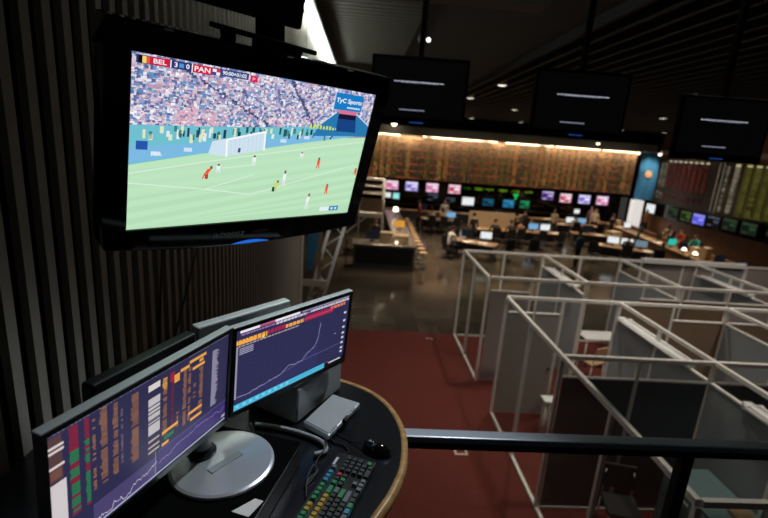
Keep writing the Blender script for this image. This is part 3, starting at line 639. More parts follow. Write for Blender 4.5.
# tube lights on the dividers
def booth_light(label, X, y0, y1):
    o = thing('tube_light', label, 'tube light', (X, (y0+y1)/2, FZ+PT), PI/2, 'tube lights on booth dividers'); L = (y1-y0)/2
    MB().box(-L, L, -.06, .06, .0, .06).build('batten', M['fixture'], o, bevel=.006)
    MB().cyl((-L+.12, -.10, .035), (L-.12, -.10, .035), .028, None, 12).cyl((-L+.12, .10, .035), (L-.12, .10, .035), .028, None, 12).build('tube', M['white'], o)
    for s in (-1, 1): MB().box(s*(L-.1)-.02, s*(L-.1)+.02, -.13, .13, .01, .065).build('end_cap', M['fixture'], o)
booth_light('white tube light on the rear divider behind the glazed end', X1, 9.4, 11.0)
booth_light('white tube light on the rear divider nearest the right wall', X3, 9.5, 11.1)
booth_light('white tube light on the middle divider, next to the warm-lit brown panels', X1, 5.75, 7.6)
booth_light('white tube light on the middle divider, at the right edge of the photo', X1, 3.0, 4.8)
# booth furniture
def table(label, x, y, w, d, h, m, leg='alu', rz=0, group=None, name='table'):
    o = thing(name, label, 'table', (x, y, FZ+.012), rz, group)
    MB().box(-w/2, w/2, -d/2, d/2, h-.035, h).build('tabletop', M[m], o, bevel=.005)
    for sx in (-1, 1):
        for sy in (-1, 1): MB().cyl((sx*(w/2-.06), sy*(d/2-.06), 0), (sx*(w/2-.06), sy*(d/2-.06), h-.036), .02, None, 10).build('leg', M[leg], o)
    return o
table('white table in the corridor booth behind the greige door', 6.02, 10.1, .95, .55, .74, 'white')
table('small white table just inside the glazed side beside the greige door', 3.48, 6.98, .22, .22, .80, 'white')
def side_chair(label, x, y, rz, m, name='visitor_chair'):
    o = thing(name, label, 'chair', (x, y, FZ+.012), rz)
    MB().box(-.22, .22, -.22, .22, .42, .47).build('seat', M[m], o, bevel=.02)
    b = MB(); b.obox((0, -.24, .72), (.21, 0, 0), (0, .018, -.002), (0, -.03, .16)); b.build('backrest', M[m], o, bevel=.012)
    for sx in (-1, 1):
        for sy in (-1, 1): MB().cyl((sx*.2, sy*.2, 0), (sx*.19, sy*.19, .42), .013, None, 8).build('leg', M['alu'], o)
    for sx in (-1, 1): MB().cyl((sx*.19, -.2, .42), (sx*.18, -.245, .8), .012, None, 8).build('back_upright', M['alu'], o)
    return o
side_chair('tan visitor chair in the corridor beside the white table', 5.45, 9.3, .4, 'tan')
side_chair('black chair with metal frame inside the front-left booth', 3.7, 4.95, 2.9, 'chair')
cb = thing('filing_cabinet', 'teal-grey filing cabinet against the middle divider in the front-left booth', 'cabinet', (4.52, 4.55, FZ+.012))
MB().box(-.3, .3, -.45, .45, 0, .98).build('body', M['darkpanel'], cb, bevel=.005)
MB().box(-.31, .31, -.46, .46, .981, 1.0).build('top', M['teal'], cb, bevel=.004)
for k in range(3):
    d = MB().box(-.315, -.301, -.42, .42, .05+k*.31, .33+k*.31).build('drawer', M['teal'], cb, bevel=.004); MB().box(-.325, -.316, -.06, .06, .24+k*.31, .26+k*.31).build('handle', M['alu'], d)
bx = MB().box(-.12, .12, -.09, .09, 0, .05); tag(bx.build('document_tray', M['tan'], loc=(4.62, 4.2, FZ+1.012), bevel=.01), 'tan document tray lying on the teal-grey filing cabinet', 'tray')
table('pale desk corner inside the front-left booth, at the bottom of the photo', 3.62, 4.0, 1.0, .6, .75, 'beige')
def floor_plate(label, x, y, s):
    o = MB(); 
    for a, b, c, d in ((-s, s, -s, -s*.7), (-s, s, s*.7, s), (-s, -s*.7, -s*.7, s*.7), (s*.7, s, -s*.7, s*.7)): o.box(a, b, c, d, 0, .006)
    o.box(-s*.7, s*.7, -s*.7, s*.7, 0, .003, 1)
    tag(o.build('floor_outlet', [M['floorplate'], M['carpet']], loc=(x, y, FZ+.012)), label, 'floor outlet')
floor_plate('square floor outlet in the red carpet near the handrail', 1.92, 6.57, .11)
tag(MB().box(-.12, .06, -.015, .015, 0, .004).box(.03, .06, -.10, .015, 0, .004).build('floor_marking', M['floorplate'], loc=(2.06, 11.1, FZ+.012)), 'pale corner mark on the carpet at its far edge', 'floor marking')

# ---------------------------------------------------------------- gallery end: banner, ladder, beam
bn = thing('blue_banner', 'blue cloth banner hanging behind the end of the slatted wall', 'banner', (-.86, 9.0, -1.2))
v = MB(); v.add([(-.14, 0, 0), (.12, 0, 0), (.12, 0, -.72), (-.03, 0, -1.38), (-.14, 0, -1.42)], [(0, 1, 2, 3, 4)]); v.add([(-.14, .006, 0), (.12, .006, 0), (.12, .006, -.72), (-.03, .006, -1.38), (-.14, .006, -1.42)], [(4, 3, 2, 1, 0)]); v.build('cloth', M['blue'], bn)
MB().cyl((-.17, .003, .012), (.15, .003, .012), .012, None, 10).build('hanging_rod', M['slat'], bn)
st_ = thing('side_post', 'brown steel post with a tan cross rail beside the blue banner', 'post', (-.72, 8.75, FZ))
MB().box(-.035, .035, -.035, .035, 0, 3.4).build('upright', M['warmbrown'], st_, bevel=.004)
MB().box(-.305, .17, -.08, -.036, 2.06, 2.2).build('cross_rail', M['slat'], st_, bevel=.006)
ld = thing('truss_ladder', 'scuffed silver truss leaning at the end of the slatted wall', 'truss', (-1.36, 8.95, FZ))
def LP(t, o, y=0): return (.02+1.0*t*1.02+o, y, .0+4.2*t)
def lbar(a, b, r, m='dirty'): return MB().cyl(a, b, r, None, 10)
for off in (0, .28):
    MB().cyl(LP(.0, off), LP(.93, off), .034, None, 12).build('chord', M['dirty'], ld)
for k in range(14):
    a_, b_ = LP(.04+k*.063, 0), LP(.04+(k+1)*.063, .28)
    if k % 2: a_, b_ = LP(.04+k*.063, .28), LP(.04+(k+1)*.063, 0)
    MB().cyl(a_, b_, .014, None, 8).build('brace', M['dirty'], ld)
# platform tower
tw = thing('platform_tower', 'white metal platform with guard rails behind the dark counter', 'platform', (.55, 20.6, FZ))
for x in (-.55, .5):
    for y in (-.4, .4): MB().cyl((x, y, 0), (x, y, 3.35), .035, None, 10).build('post', M['alu'], tw)
for z in (3.33, 3.03, 2.72):
    r_ = MB()
    for y in (-.4, .4): r_.cyl((-.55, y, z), (.5, y, z), .028, None, 8)
    for x in (-.55, .5): r_.cyl((x, -.4, z), (x, .4, z), .028, None, 8)
    r_.build('guard_rail', M['alu'], tw)
MB().box(-.58, .53, -.43, .43, 1.66, 1.85).build('deck', M['alu'], tw, bevel=.01)
MB().box(-.54, .49, -.425, -.40, 1.9, 2.5).build('side_panel', M['beige'], tw)
MB().bar((-.1, -.45, 1.8), (-1.1, -.45, .9), .08, .05).build('brace', M['alu'], tw)

# ---------------------------------------------------------------- back wall: quote board, ticker band and screens
Yw = 33.0
qb = thing('quote_board', 'long warm-lit electronic quote board across the back wall', 'quote board', (10.3, Yw-.03, -.85))
MB().box(-10.6, 9.3, -.22, 0, -1.5, 1.45).build('casing', M['boardbase'], qb)
p = Picture(19.8, 2.85); ncol = 132
colc = {}
for i in range(ncol):
    g = i//3
    if g not in colc: colc[g] = random.choice([S(170, 112, 62), S(170, 124, 70), S(120, 76, 46), S(112, 96, 50), S(140, 96, 62), S(76, 56, 50), S(90, 66, 60)])
    base = colc[g]
    for j in range(34):
        red = (j % 6 in (3,)) and rnd(0, 1) < .7
        if rnd(0, 1) < .25: continue
        c = S(160, 70, 40) if red else sc(base, rnd(.25, .8)) if i % 3 else sc(S(64, 74, 34), rnd(.2, .8))
        u = (i+.12)/ncol; v = .03+j*.0285
        p.rect(u, v, u+.0056, v+.019, sc(c, 1.3), 1)
p.build('figures', M['board'], qb, (-.65, -.225, -.03))
wl = MB()
for x0, x1 in ((-10.4, -7.8), (-6.2, -1.0), (-.4, 3.0), (3.2, 6.4), (6.6, 9.0)): wl.box(x0, x1, -.5, -.42, 1.455, 1.5)
wl.build('light_strip', M['washer'], qb)
hg = MB()
for x in (-10, -6.5, -3, 0, 3, 6.5, 8.8): hg.box(x-.03, x+.03, -.5, 0, 1.5, 1.56)
hg.build('bracket', M['matte'], qb)
tb = thing('ticker_sign', 'black display band under the quote board with green ticker figures', 'display band', (10.3, Yw-.03, -3.35))
MB().box(-10.6, 9.3, -.14, 0, -1.0, .995).build('casing', M['gloss'], tb)
p = Picture(5.4, .5)
GY = S(150, 200, 40); 
for a, t in ((.0, '-1,25'), (.17, 'MERV'), (.31, '+0,71'), (.5, 'MERV'), (.66, '-1,08'), (.84, '-0,91')): p.text(t, a, .72, .11, .36, S(120, 170, 34) if a else S(50, 110, 40), 2)
p.build('ticker_figures', M['board'], tb, (-.32, -.145, .66))
p = Picture(.5, .4); p.poly([(.1, .0), (.9, .0), (.9, .35), (.65, .35), (.65, 1), (.35, 1), (.35, .35), (.1, .35)], S(30, 190, 90), 1); p.build('green_symbol', M['board'], tb, (.95, -.145, .28))
def wall_screen(label, x, z, w, h, kind, group, axis='y', Y=Yw-.17):
    rz = 0 if axis == 'y' else -PI/2
    loc = (x, Y, z) if axis == 'y' else (21.5-.46, x, z-.02)
    o = thing('wall_screen', label, 'screen', loc, rz, group)
    MB().box(-w/2-.06, w/2+.06, .0, .10 if axis == 'y' else .26, -h/2-.06, h/2+.06).build('housing', M['black'], o, (0, -.102 if axis == 'y' else 0, 0), bevel=.01)
    p = Picture(w, h); P2 = {'pink': (S(224, 160, 196), S(244, 234, 242), S(206, 96, 140)), 'lilac': (S(176, 166, 226), S(240, 236, 246), S(126, 104, 204)), 'redpink': (S(216, 150, 170), S(246, 236, 240), S(190, 60, 84)),
        'purple': (S(96, 70, 130), S(206, 190, 226), S(60, 34, 110)), 'white': (S(232, 236, 236), S(240, 244, 244), S(220, 226, 228)), 'teal': (S(20, 66, 88), S(30, 96, 120), S(10, 36, 56)), 'blue': (S(30, 110, 150), S(60, 140, 176), S(16, 80, 120)),
        'green': (S(14, 90, 60), S(40, 150, 90), S(10, 44, 46)), 'cyan': (S(150, 230, 226), S(196, 244, 240), S(120, 210, 206)), 'dim': (S(20, 34, 26), S(44, 62, 40), S(12, 20, 18)), 'violet': (S(104, 104, 230), S(150, 150, 240), S(84, 84, 200)), 'olive': (S(36, 50, 24), S(66, 86, 36), S(18, 26, 16)), 'off': (S(10, 12, 16), S(70, 80, 96), S(8, 10, 12))}[kind]
    p.rect(0, 0, 1, 1, P2[0], 0)
    if kind not in ('white', 'cyan'):
        p.rect(.04, .05, .96, .22, P2[1], 1); p.rect(.08, .3, .45, .75, P2[2], 1); p.rect(.55, .35, .92, .6, P2[1], 1); p.rect(.5, .66, .75, .9, P2[2], 1); p.rect(.1, .8, .4, .93, P2[1], 1)
        for k in range(8): u, v = rnd(.05, .85), rnd(.1, .85); p.rect(u, v, u+rnd(.05, .14), v+rnd(.05, .12), random.choice(P2), 2)
    else: p.rect(.06, .1, .5, .16, P2[2], 1); p.rect(.06, .3, .8, .36, P2[2], 1)
    p.build('screen', M['board'], o, (0, -.104 if axis == 'y' else -.002, 0))
up_ = [(2.22, 'pink', 'leftmost of the upper row'), (3.62, 'lilac', 'second of the upper row'), (5.1, 'pink', 'third of the upper row'), (6.7, 'redpink', 'fourth of the upper row, before the ticker'), (13.55, 'purple', 'fifth of the upper row, after the ticker'), (14.9, 'redpink', 'sixth of the upper row'), (16.3, 'lilac', 'seventh of the upper row'), (17.65, 'pink', 'last of the upper row, near the pillar')]
cn = {'pink': 'pink', 'lilac': 'lilac', 'redpink': 'red', 'purple': 'dim purple', 'white': 'blank white', 'teal': 'dark teal', 'blue': 'blue', 'green': 'green', 'cyan': 'small cyan', 'off': 'nearly black'}
for i, (x, k, w_) in enumerate(up_): wall_screen(f'{cn[k]} wall screen under the quote board, {w_}', x, -2.83 if i < 5 else -2.92, .86, .62, k, 'upper row of wall screens')
for x, z, w_, h_, k, t in ((1.98, -3.55, .38, .34, 'white', 'leftmost of the lower row'), (2.56, -3.58, .44, .4, 'cyan', 'second of the lower row'), (7.78, -3.62, .86, .56, 'white', 'lower row left of the teal one'), (9.25, -3.6, .8, .5, 'teal', 'lower row under the ticker'), (10.75, -3.6, .8, .52, 'blue', 'lower row under the ticker'), (11.95, -3.58, .7, .54, 'green', 'lower row under the end of the ticker'), (15.9, -3.82, .4, .3, 'white', 'small one in the lower row on the right'), (17.2, -3.88, .6, .3, 'off', 'last of the lower row'), (5.2, -3.5, .8, .5, 'off', 'lower row under the third pink one'), (6.5, -3.66, .7, .4, 'off', 'lower row left of the blank white one')):
    wall_screen(f'{cn[k]} wall screen, {t}', x, z, w_, h_, k, 'lower row of wall screens')
# corner banner and pillar
b2 = thing('emblem_banner', 'tall blue banner with a gold sun emblem in the hall corner', 'banner', (20.45, 32.4, -1.0))
v = MB(); nn = 10
for k in range(nn): 
    x0, x1 = -.72+1.44*k/nn, -.72+1.44*(k+1)/nn; y0, y1 = .05*math.sin(k*1.3), .05*math.sin((k+1)*1.3)
    v.add([(x0, y0, 1.7), (x1, y1, 1.7), (x1, y1, -1.62), (x0, y0, -1.62)], [(0, 1, 2, 3)])
v.build('cloth', M['blue'], b2, smooth=True)
em = MB(); em.prism([(.30*math.cos(2*PI*k/32)*(1 if k % 2 else .72), .30*math.sin(2*PI*k/32)*(1 if k % 2 else .72)) for k in range(32)], 0, .01); em.prism([(.2*math.cos(2*PI*k/24), .2*math.sin(2*PI*k/24)) for k in range(24)], .01, .03)
o = em.build('sun_emblem', M['sun'], b2, (-.03, -.07, .18)); o.rotation_euler = (PI/2, 0, 0)
MB().cyl((-.78, 0, 1.72), (.78, 0, 1.72), .03, None, 10).build('hanging_rod', M['alu'], b2)
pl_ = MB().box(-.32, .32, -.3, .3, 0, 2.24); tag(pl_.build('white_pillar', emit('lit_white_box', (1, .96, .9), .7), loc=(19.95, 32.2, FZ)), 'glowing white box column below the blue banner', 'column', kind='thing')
# right wall board
rbd = thing('price_board', 'dark price board on the right wall with red and yellow-green columns', 'quote board', (21.47, 24.5, -1.2), -PI/2)
MB().box(-8.3, 8.3, -.2, 0, -1.55, 1.6).build('casing', M['boarddark'], rbd)
# u: 0 at the far (left) end
def ucol(yv): return (32.7-yv)/16.4
def column(y0, w_, c, v0, v1, n, fill=.8, jit=.25, cap=None):
    u = ucol(y0); p = Picture(16.4, 3.0); p.rect(u, v0, u+w_/16.4, v1, sc(c, .12), .5)
    for k in range(n):
        if rnd(0, 1) < fill: v = v0+(v1-v0)*k/n; p.rect(u, v, u+w_/16.4*rnd(1-jit, 1), v+(v1-v0)/n*.5, sc(c, rnd(.35, 1.0)), 1)
    if cap: p.rect(u, .02, u+w_/16.4*.8, .055, cap, 2)
    if p.v: p.build('figure_column', M['board'], rbd, (0, -.205, .02))
def stroke(u0, u1, c): p = Picture(16.4, 3.0); p.rect(u0, .02, u1, .98, c, 1); p.build('divider_line', M['board'], rbd, (0, -.205, .02))
RDc, WHc, YGc = S(104, 48, 38), S(140, 130, 110), S(98, 96, 42)
for yv in (32.3, 31.9): column(yv, .3, WHc, .08, .62, 22, .55, .6); column(yv, .3, WHc, .74, .9, 5, .8)
for k in range(8): column(31.55-.5*k, .36, RDc, .10, .66, 40, .93 if k < 6 else .6, .3, S(190, 176, 150)); column(31.55-.5*k, .3, RDc, .78, .88, 5, .8 if k < 5 else .1)
for yv in (26.9, 26.55): stroke(ucol(yv), ucol(yv-.06), S(110, 106, 92))
column(26.3, .25, WHc, .05, .95, 40, .5); column(25.7, .42, sc(WHc, 1.2), .05, .95, 44, .95, .5, S(196, 186, 140))
for k in range(5): column(24.9-.62*k, .46, YGc, .08, .97, 44, .9, .3, S(180, 174, 120)); stroke(ucol(25.0-.62*k), ucol(24.98-.62*k), S(100, 94, 40))
bb = MB(); bb.box(-8.3, 8.3, -.16, 0, -.45, .445); tag(bb.build('screen_shelf', M['gloss'], loc=(21.47, 24.5, -3.2), rotz=-PI/2), 'black band of screens under the price board on the right wall', 'display band')
for yv, z, k, t in ((32.2, -3.18, 'white', 'blank white screen under the price board, beside the pillar'), (29.75, -3.14, 'dim', 'dim green screen under the price board, second from the pillar'), (28.45, -3.16, 'olive', 'dim olive screen under the price board, left of the violet one'), (27.3, -3.16, 'violet', 'bright violet screen under the price board'), (26.1, -3.1, 'off', 'nearly dark screen under the price board, right of the violet one'), (24.85, -3.06, 'dim', 'dim green screen under the price board, second from the right'), (23.5, -3.05, 'dim', 'dim green screen under the price board, rightmost')):
    wall_screen(t, yv, z, 1.0, .62, k, 'screens on the right wall', 'x')

# ---------------------------------------------------------------- hanging black televisions
for i, (x, z, t) in enumerate(((.52, .53, 'hanging black television nearest the football screen'), (2.17, .53, 'hanging black television in the middle of the three'), (3.72, .40, 'hanging black television farthest right'))):
    o = thing('hanging_television', t, 'television', (x, 4.8, z), -.04, 'black televisions hanging from the ceiling')
    MB().box(-.48, .48, -.01, .05, -.33, .31).build('bezel', M['gap'], o, bevel=.01)
    MB().box(-.40, .40, .05, .12, -.24, .24).build('back_cover', M['matte'], o, bevel=.02)
    p = Picture(.90, .54); p.rect(0, 0, 1, 1, S(4, 4, 5), 0)
    u = .22
    while u < .77: d = rnd(.02, .05); p.rect(u, .375+.0*u, u+d, .388, S(205, 208, 226), 1); u += d+.006
    p.rect(.30, .395, .70, .402, S(110, 114, 130), 1); p.rect(.30, .865, .58, .878, S(150, 154, 176), 1); 
    p.build('screen', M['scrd'], o, (0, -.0112, .01))
    MB().box(-.07, .07, -.014, -.009, -.314, -.304).build('status_light', M['dimled'], o)
    MB().box(-.025, .025, .07, .12, .2, CZ-z).build('hanging_pole', M['gap'], o)
    MB().box(-.2, .2, .09, .13, -.1, .25).build('mounting_plate', M['matte'], o)
spot = thing('spot_lamp', 'small lit spot lamp above the first hanging black television', 'lamp', (.56, 5.0, 1.03))
MB().cyl((0, 0, 0), (0, .12, .04), .05, .06, 16).build('lamp_head', M['matte'], spot); MB().cyl((-.025, -.012, -.004), (-.025, -.002, 0), .022, None, 14).cyl((.035, -.012, .006), (.035, -.002, .01), .022, None, 14).build('bulb', M['coollamp'], spot)
MB().box(-.02, .02, .03, .07, .03, CZ-1.03).build('stem', M['matte'], spot)
# downlights
ordn = ['first', 'second', 'third', 'fourth', 'fifth', 'sixth', 'seventh', 'eighth', 'ninth', 'tenth', 'eleventh', 'twelfth']
def downlight(label, x, y, r=.14, m='coollamp'):
    o = thing('downlight', label, 'ceiling light', (x, y, CZ-.17), 0, 'round ceiling downlights')
    ring = [(r+.04, 0), (r+.04, .168), (r, .168), (r, 0)]; rg = MB(); ns = 24
    rg.add([(q[0]*math.cos(2*PI*k/ns), q[0]*math.sin(2*PI*k/ns), q[1]) for q in ring for k in range(ns)], [(i*ns+k, i*ns+(k+1) % ns, (i+1) % 4*ns+(k+1) % ns, (i+1) % 4*ns+k) for i in range(4) for k in range(ns)])
    rg.build('rim', M['alu'], o)
    MB().lathe([(r*.98, .01), (r*.98, .03)], seg=24).build('diffuser', M[m], o)
for x, y, t in ((4.28, 15.26, 'round downlight right of the first hanging television, higher one'), (4.28, 19.67, 'round downlight right of the first hanging television, lower one'), (7.36, 23.4, 'round downlight left of the middle hanging television'), (7.24, 32.2, 'tiny round downlight just over the quote board beside the first hanging television'), (10.6, 32.0, 'tiny round downlight over the quote board left of the middle hanging television'), (9.9, 14.28, 'round downlight between the middle and right hanging televisions, higher one'), (13.88, 21.73, 'round downlight between the middle and right hanging televisions, lower one'), (20.5, 31.6, 'tiny round downlight above the blue banner'), (17.6, 31.9, 'tiny round downlight above the right part of the quote board')):
    downlight(t, x, y)
for i, (x, y, z) in enumerate(((2.02, 32.3, 1.35), (16.3, 32.2, 1.05), (19.2, 32.0, .62), (20.1, 31.0, .62), (20.7, 30.2, .62))):
    o = thing('accent_lamp', ['bright accent lamp over the left end of the quote board', 'amber accent lamp over the right part of the quote board', 'accent lamp at the left top corner of the blue banner', 'accent lamp at the right top corner of the blue banner', 'accent lamp above the price board, next to the banner'][i], 'lamp', (x, y, z), 0, 'accent lamps over the boards')
    MB().ball((0, 0, 0), .11 if i else .16).build('bulb', M['lamp'] if i else M['brightlamp'], o); MB().cyl((0, .0, .1), (0, 0, CZ-z), .02, None, 8).build('stem', M['matte'], o); MB().lathe([(.05, .12), (.12, .02), (.13, .02), (.06, .13)], seg=16).build('shade', M['matte'], o)

# ---------------------------------------------------------------- people
BONES = [('pelvis', 'spine', .13, .125), ('spine', 'chest', .125, .15), ('chest', 'neck', .15, .055), ('neck', 'head', .055, .06)]
def person(label, loc, rz, pose, shirt, hair=True, skin='skin', pant='trousers', lean=0, arms='desk'):
    """faces +y. One continuous skinned body with five-fingered hands; hair is a child."""
    J = {}
    if pose == 'sit':
        hz = .635; hip = Vector((0, 0, hz)); J['sp'] = Vector((0, .02+lean*.3, hz+.25)); J['ch'] = Vector((0, .05+lean, hz+.46)); J['nk'] = Vector((0, .08+lean*1.2, hz+.60)); J['hd'] = Vector((0, .10+lean*1.3, hz+.68))
        legs = [(Vector((s*.09, .02, hz-.01)), Vector((s*.12, .42, hz+.02)), Vector((s*.12, .40, .09)), Vector((s*.13, .58, .04))) for s in (-1, 1)]
    else:
        hz = .92; hip = Vector((0, 0, hz)); J['sp'] = Vector((0, .01+lean*.3, hz+.25)); J['ch'] = Vector((0, .0+lean, hz+.46)); J['nk'] = Vector((0, .01+lean*1.2, hz+.60)); J['hd'] = Vector((0, .03+lean*1.3, hz+.68))
        legs = [(Vector((s*.09, 0, hz-.04)), Vector((s*.11, .03+.06*(s > 0), .50)), Vector((s*.12, -.02+.08*(s > 0), .08)), Vector((s*.14, .16+.08*(s > 0), .035))) for s in (-1, 1)]
    vs, ed, rad, tagv = [], [], [], []
    def V(p, r, t): vs.append(p); rad.append(r); tagv.append(t); return len(vs)-1
    def E(a, b): ed.append((a, b))
    hp = V(hip, .14, 'pant'); sp = V(J['sp'], .135, 'shirt'); ch = V(J['ch'], .145, 'shirt'); nk = V(J['nk'], .055, 'skin'); hd = V(J['hd'], .058, 'skin')
    E(hp, sp); E(sp, ch); E(ch, nk); E(nk, hd)
    for s, (a, k, an, toe) in zip((-1, 1), legs):
        i0 = V(a, .095, 'pant'); i1 = V(k, .062, 'pant'); i2 = V(an, .042, 'pant'); i3 = V(toe, .034, 'shoe'); E(hp, i0); E(i0, i1); E(i1, i2); E(i2, i3)
    for s in (-1, 1):
        sh = J['ch']+Vector((s*.185, 0, .06)); 
        if arms == 'desk': el = sh+Vector((s*.05, .10, -.26)); wr = el+Vector((-s*.05, .24, -.055)); fd = Vector((0, 1, -.1))
        elif arms == 'up' and s > 0: el = sh+Vector((.06, .16, -.2)); wr = el+Vector((-.08, .16, .18)); fd = Vector((-.2, .3, 1))
        else: el = sh+Vector((s*.05, -.02, -.29)); wr = el+Vector((0, .07, -.25)); fd = Vector((0, .25, -1))
        fd.normalize(); sd = Vector((0, 0, 1)).cross(fd) if abs(fd.z) < .8 else Vector((0, 1, 0)); sd.normalize()
        i0 = V(sh, .062, 'shirt'); i1 = V(el, .046, 'shirt'); i2 = V(wr, .03, 'skin'); pm = V(wr+fd*.07, .030, 'skin'); E(ch, i0); E(i0, i1); E(i1, i2); E(i2, pm)
        for q, (w_, ln) in enumerate(((-.03, .065), (-.01, .08), (.01, .075), (.03, .058))):
            a_ = V(wr+fd*.10+sd*w_, .0095, 'skin'); b_ = V(wr+fd*(.10+ln*.6)+sd*w_*1.1+Vector((0, 0, -.008)), .0085, 'skin'); c_ = V(wr+fd*(.10+ln)+sd*w_*1.1+Vector((0, 0, -.024)), .007, 'skin'); E(pm, a_); E(a_, b_); E(b_, c_)
        t0 = V(wr+fd*.05+sd*(-s*.035), .011, 'skin'); t1 = V(wr+fd*.09+sd*(-s*.058), .009, 'skin'); E(pm, t0); E(t0, t1)
    me = bpy.data.meshes.new('sk'); me.from_pydata([tuple(v_) for v_ in vs], ed, []); ob = bpy.data.objects.new('sk', me); COL.objects.link(ob)
    md = ob.modifiers.new('skin', 'SKIN'); md.use_smooth_shade = True
    for i, sv in enumerate(me.skin_vertices[0].data): sv.radius = (rad[i], rad[i]*(.78 if tagv[i] in ('shirt', 'pant') and i < 3 else 1)); sv.use_root = (i == 0)
    ss = ob.modifiers.new('sub', 'SUBSURF'); ss.levels = 1; ss.render_levels = 1
    bpy.context.view_layer.update()
    bme = bpy.data.meshes.new_from_object(ob.evaluated_get(bpy.context.evaluated_depsgraph_get())); bpy.data.objects.remove(ob)
    kinds = ['skin', 'shirt', 'pant', 'shoe']
    segs = [(vs[a], vs[b], tagv[b] if tagv[b] != 'skin' or tagv[a] == 'skin' else ('skin' if (vs[b]-vs[a]).length < .1 else 'cuff')) for a, b in ed]
    def kind(pt):
        best, bd = 'shirt', 9
        for a, b, t in segs:
            d = b-a; u = max(0, min(1, (pt-a).dot(d)/max(d.length_squared, 1e-9))); dd = (pt-(a+d*u)).length
            if dd < bd: bd = dd; best = t if t != 'cuff' else ('shirt' if u < .75 else 'skin')
        return best
    B = MB(); B.v = [tuple(v_.co) for v_ in bme.vertices]
    for pg in bme.polygons: B.f.append(list(pg.vertices)); B.m.append(kinds.index(kind(pg.center))); B.sm.append(True)
    bpy.data.meshes.remove(bme)
    hc = J['hd']+Vector((0, .012, .085))     # head with face
    hb = MB(); hb.ball((0, 0, 0), (.075, .092, .115), 0, 18, 12); hb.v = [(x*(1-.18*max(0, -z)/.115), y*(1-.1*max(0, -z)/.115), z) for x, y, z in hb.v]
    hb.ball((0, .09, -.012), (.013, .022, .022), 0, 8, 6); hb.ball((0, .083, -.055), (.024, .008, .007), 5, 8, 5)
    for s in (-1, 1): hb.ball((s*.03, .078, .008), (.013, .01, .009), 4, 8, 6); hb.ball((s*.077, -.005, -.01), (.012, .022, .033), 0, 8, 6)
    off = len(B.v); B.v += [(x+hc.x, y+hc.y, z+hc.z) for x, y, z in hb.v]
    for f, m_, s_ in zip(hb.f, hb.m, hb.sm): B.f.append([i+off for i in f]); B.m.append(m_); B.sm.append(s_)
    o = B.build('person', [M[skin], M[shirt], M[pant], M['shoe'], M['eye'], M['red']], loc=(loc[0], loc[1], FZ), rotz=rz); tag(o, label, 'person')
    if hair:
        c = MB(); c.ball((0, -.012, .03), (.083, .096, .10), 0, 18, 12); c.v = [(x, y if z > .0 else min(y, .0), max(z, -.06)) for x, y, z in c.v]
        c.build('hair', M['hair'], o, tuple(hc))
    return o

# ---------------------------------------------------------------- trading floor
def office_chair(label, x, y, rz, group='office chairs on the trading floor'):
    global CH0
    if CH0 is None:
        o = thing('office_chair', label, 'chair', (x, y, FZ), rz, group)
        MB().box(-.24, .24, -.23, .23, .44, .51).build('seat', M['chair'], o, bevel=.025)
        b = MB(); b.obox((0, -.25, .82), (.22, 0, 0), (0, .03, 0), (0, -.04, .28)); b.build('backrest', M['chair'], o, bevel=.03)
        MB().cyl((0, 0, .1), (0, 0, .44), .03, None, 10).build('column', M['darkmetal'], o); MB().bar((0, -.2, .46), (0, -.27, .62), .05, .02).build('back_bracket', M['darkmetal'], o)
        for k in range(5):
            a = 2*PI*k/5; lg = MB().bar((0, 0, .1), (.28*math.cos(a), .28*math.sin(a), .07), .04, .03).build('leg', M['darkmetal'], o); MB().ball((.28*math.cos(a), .28*math.sin(a), .03), .03).build('caster', M['black'], lg)
        for s in (-1, 1): MB().box(s*.26-.02, s*.26+.02, -.15, .12, .66, .69).box(s*.26-.012, s*.26+.012, -.03, .02, .47, .66).build('armrest', M['black'], o)
        CH0 = o
    else:
        o = copy_tree(CH0); o.location = (x, y, FZ+H); o.rotation_euler.z = rz; tag(o, label, 'chair', group)
    return o
CH0 = None
def trading_desk(label, x, y, L, D, rz, screen=None, top='pine', h=.75):
    o = thing('trading_desk', label, 'desk', (x, y, FZ), rz, 'desks on the trading floor')
    MB().box(-L/2, L/2, -D/2, D/2, h-.04, h).build('desktop', M[top], o, bevel=.006)
    for s in (-1, 1): MB().box(s*(L/2-.08)-.03, s*(L/2-.08)+.03, -D/2+.05, D/2-.05, 0, h-.041).build('side_panel', M['counter'], o)
    MB().box(-L/2+.12, L/2-.12, D/2-.08, D/2-.05, .15, h-.041).build('modesty_panel', M['counter'], o)
    if screen: MB().box(-L/2, L/2, D/2+.001, D/2+.041, .3, screen).build('desk_screen', M['beige'], o, bevel=.004)
    return o
def desk_monitor(label, x, y, rz, kind, z=.753, w=.52, hgt=.32):
    o = thing('desk_monitor', label, 'monitor', (x, y, FZ+z), rz, 'monitors on the trading floor')
    MB().box(-w/2-.015, w/2+.015, 0, .04, .11, .14+hgt).build('bezel', M['black'], o, bevel=.005)
    MB().box(-.03, .03, .04, .07, .012, .3).build('neck', M['black'], o); MB().box(-.12, .12, -.06, .12, 0, .012).build('foot', M['black'], o)
    p = Picture(w, hgt); c = {'white': S(236, 240, 240), 'blue': S(120, 170, 210), 'grey': S(110, 128, 140), 'dark': S(16, 20, 28), 'cream': S(240, 226, 190), 'teal': S(40, 190, 170), 'amber': S(214, 150, 60)}[kind]
    p.rect(0, 0, 1, 1, c, 0)
    for k in range(4): p.rect(.06, .12+.2*k, rnd(.4, .9), .17+.2*k, sc(c, .75), 1)
    p.build('screen', M['board'], o, (0, -.001, .125+hgt/2)); return o
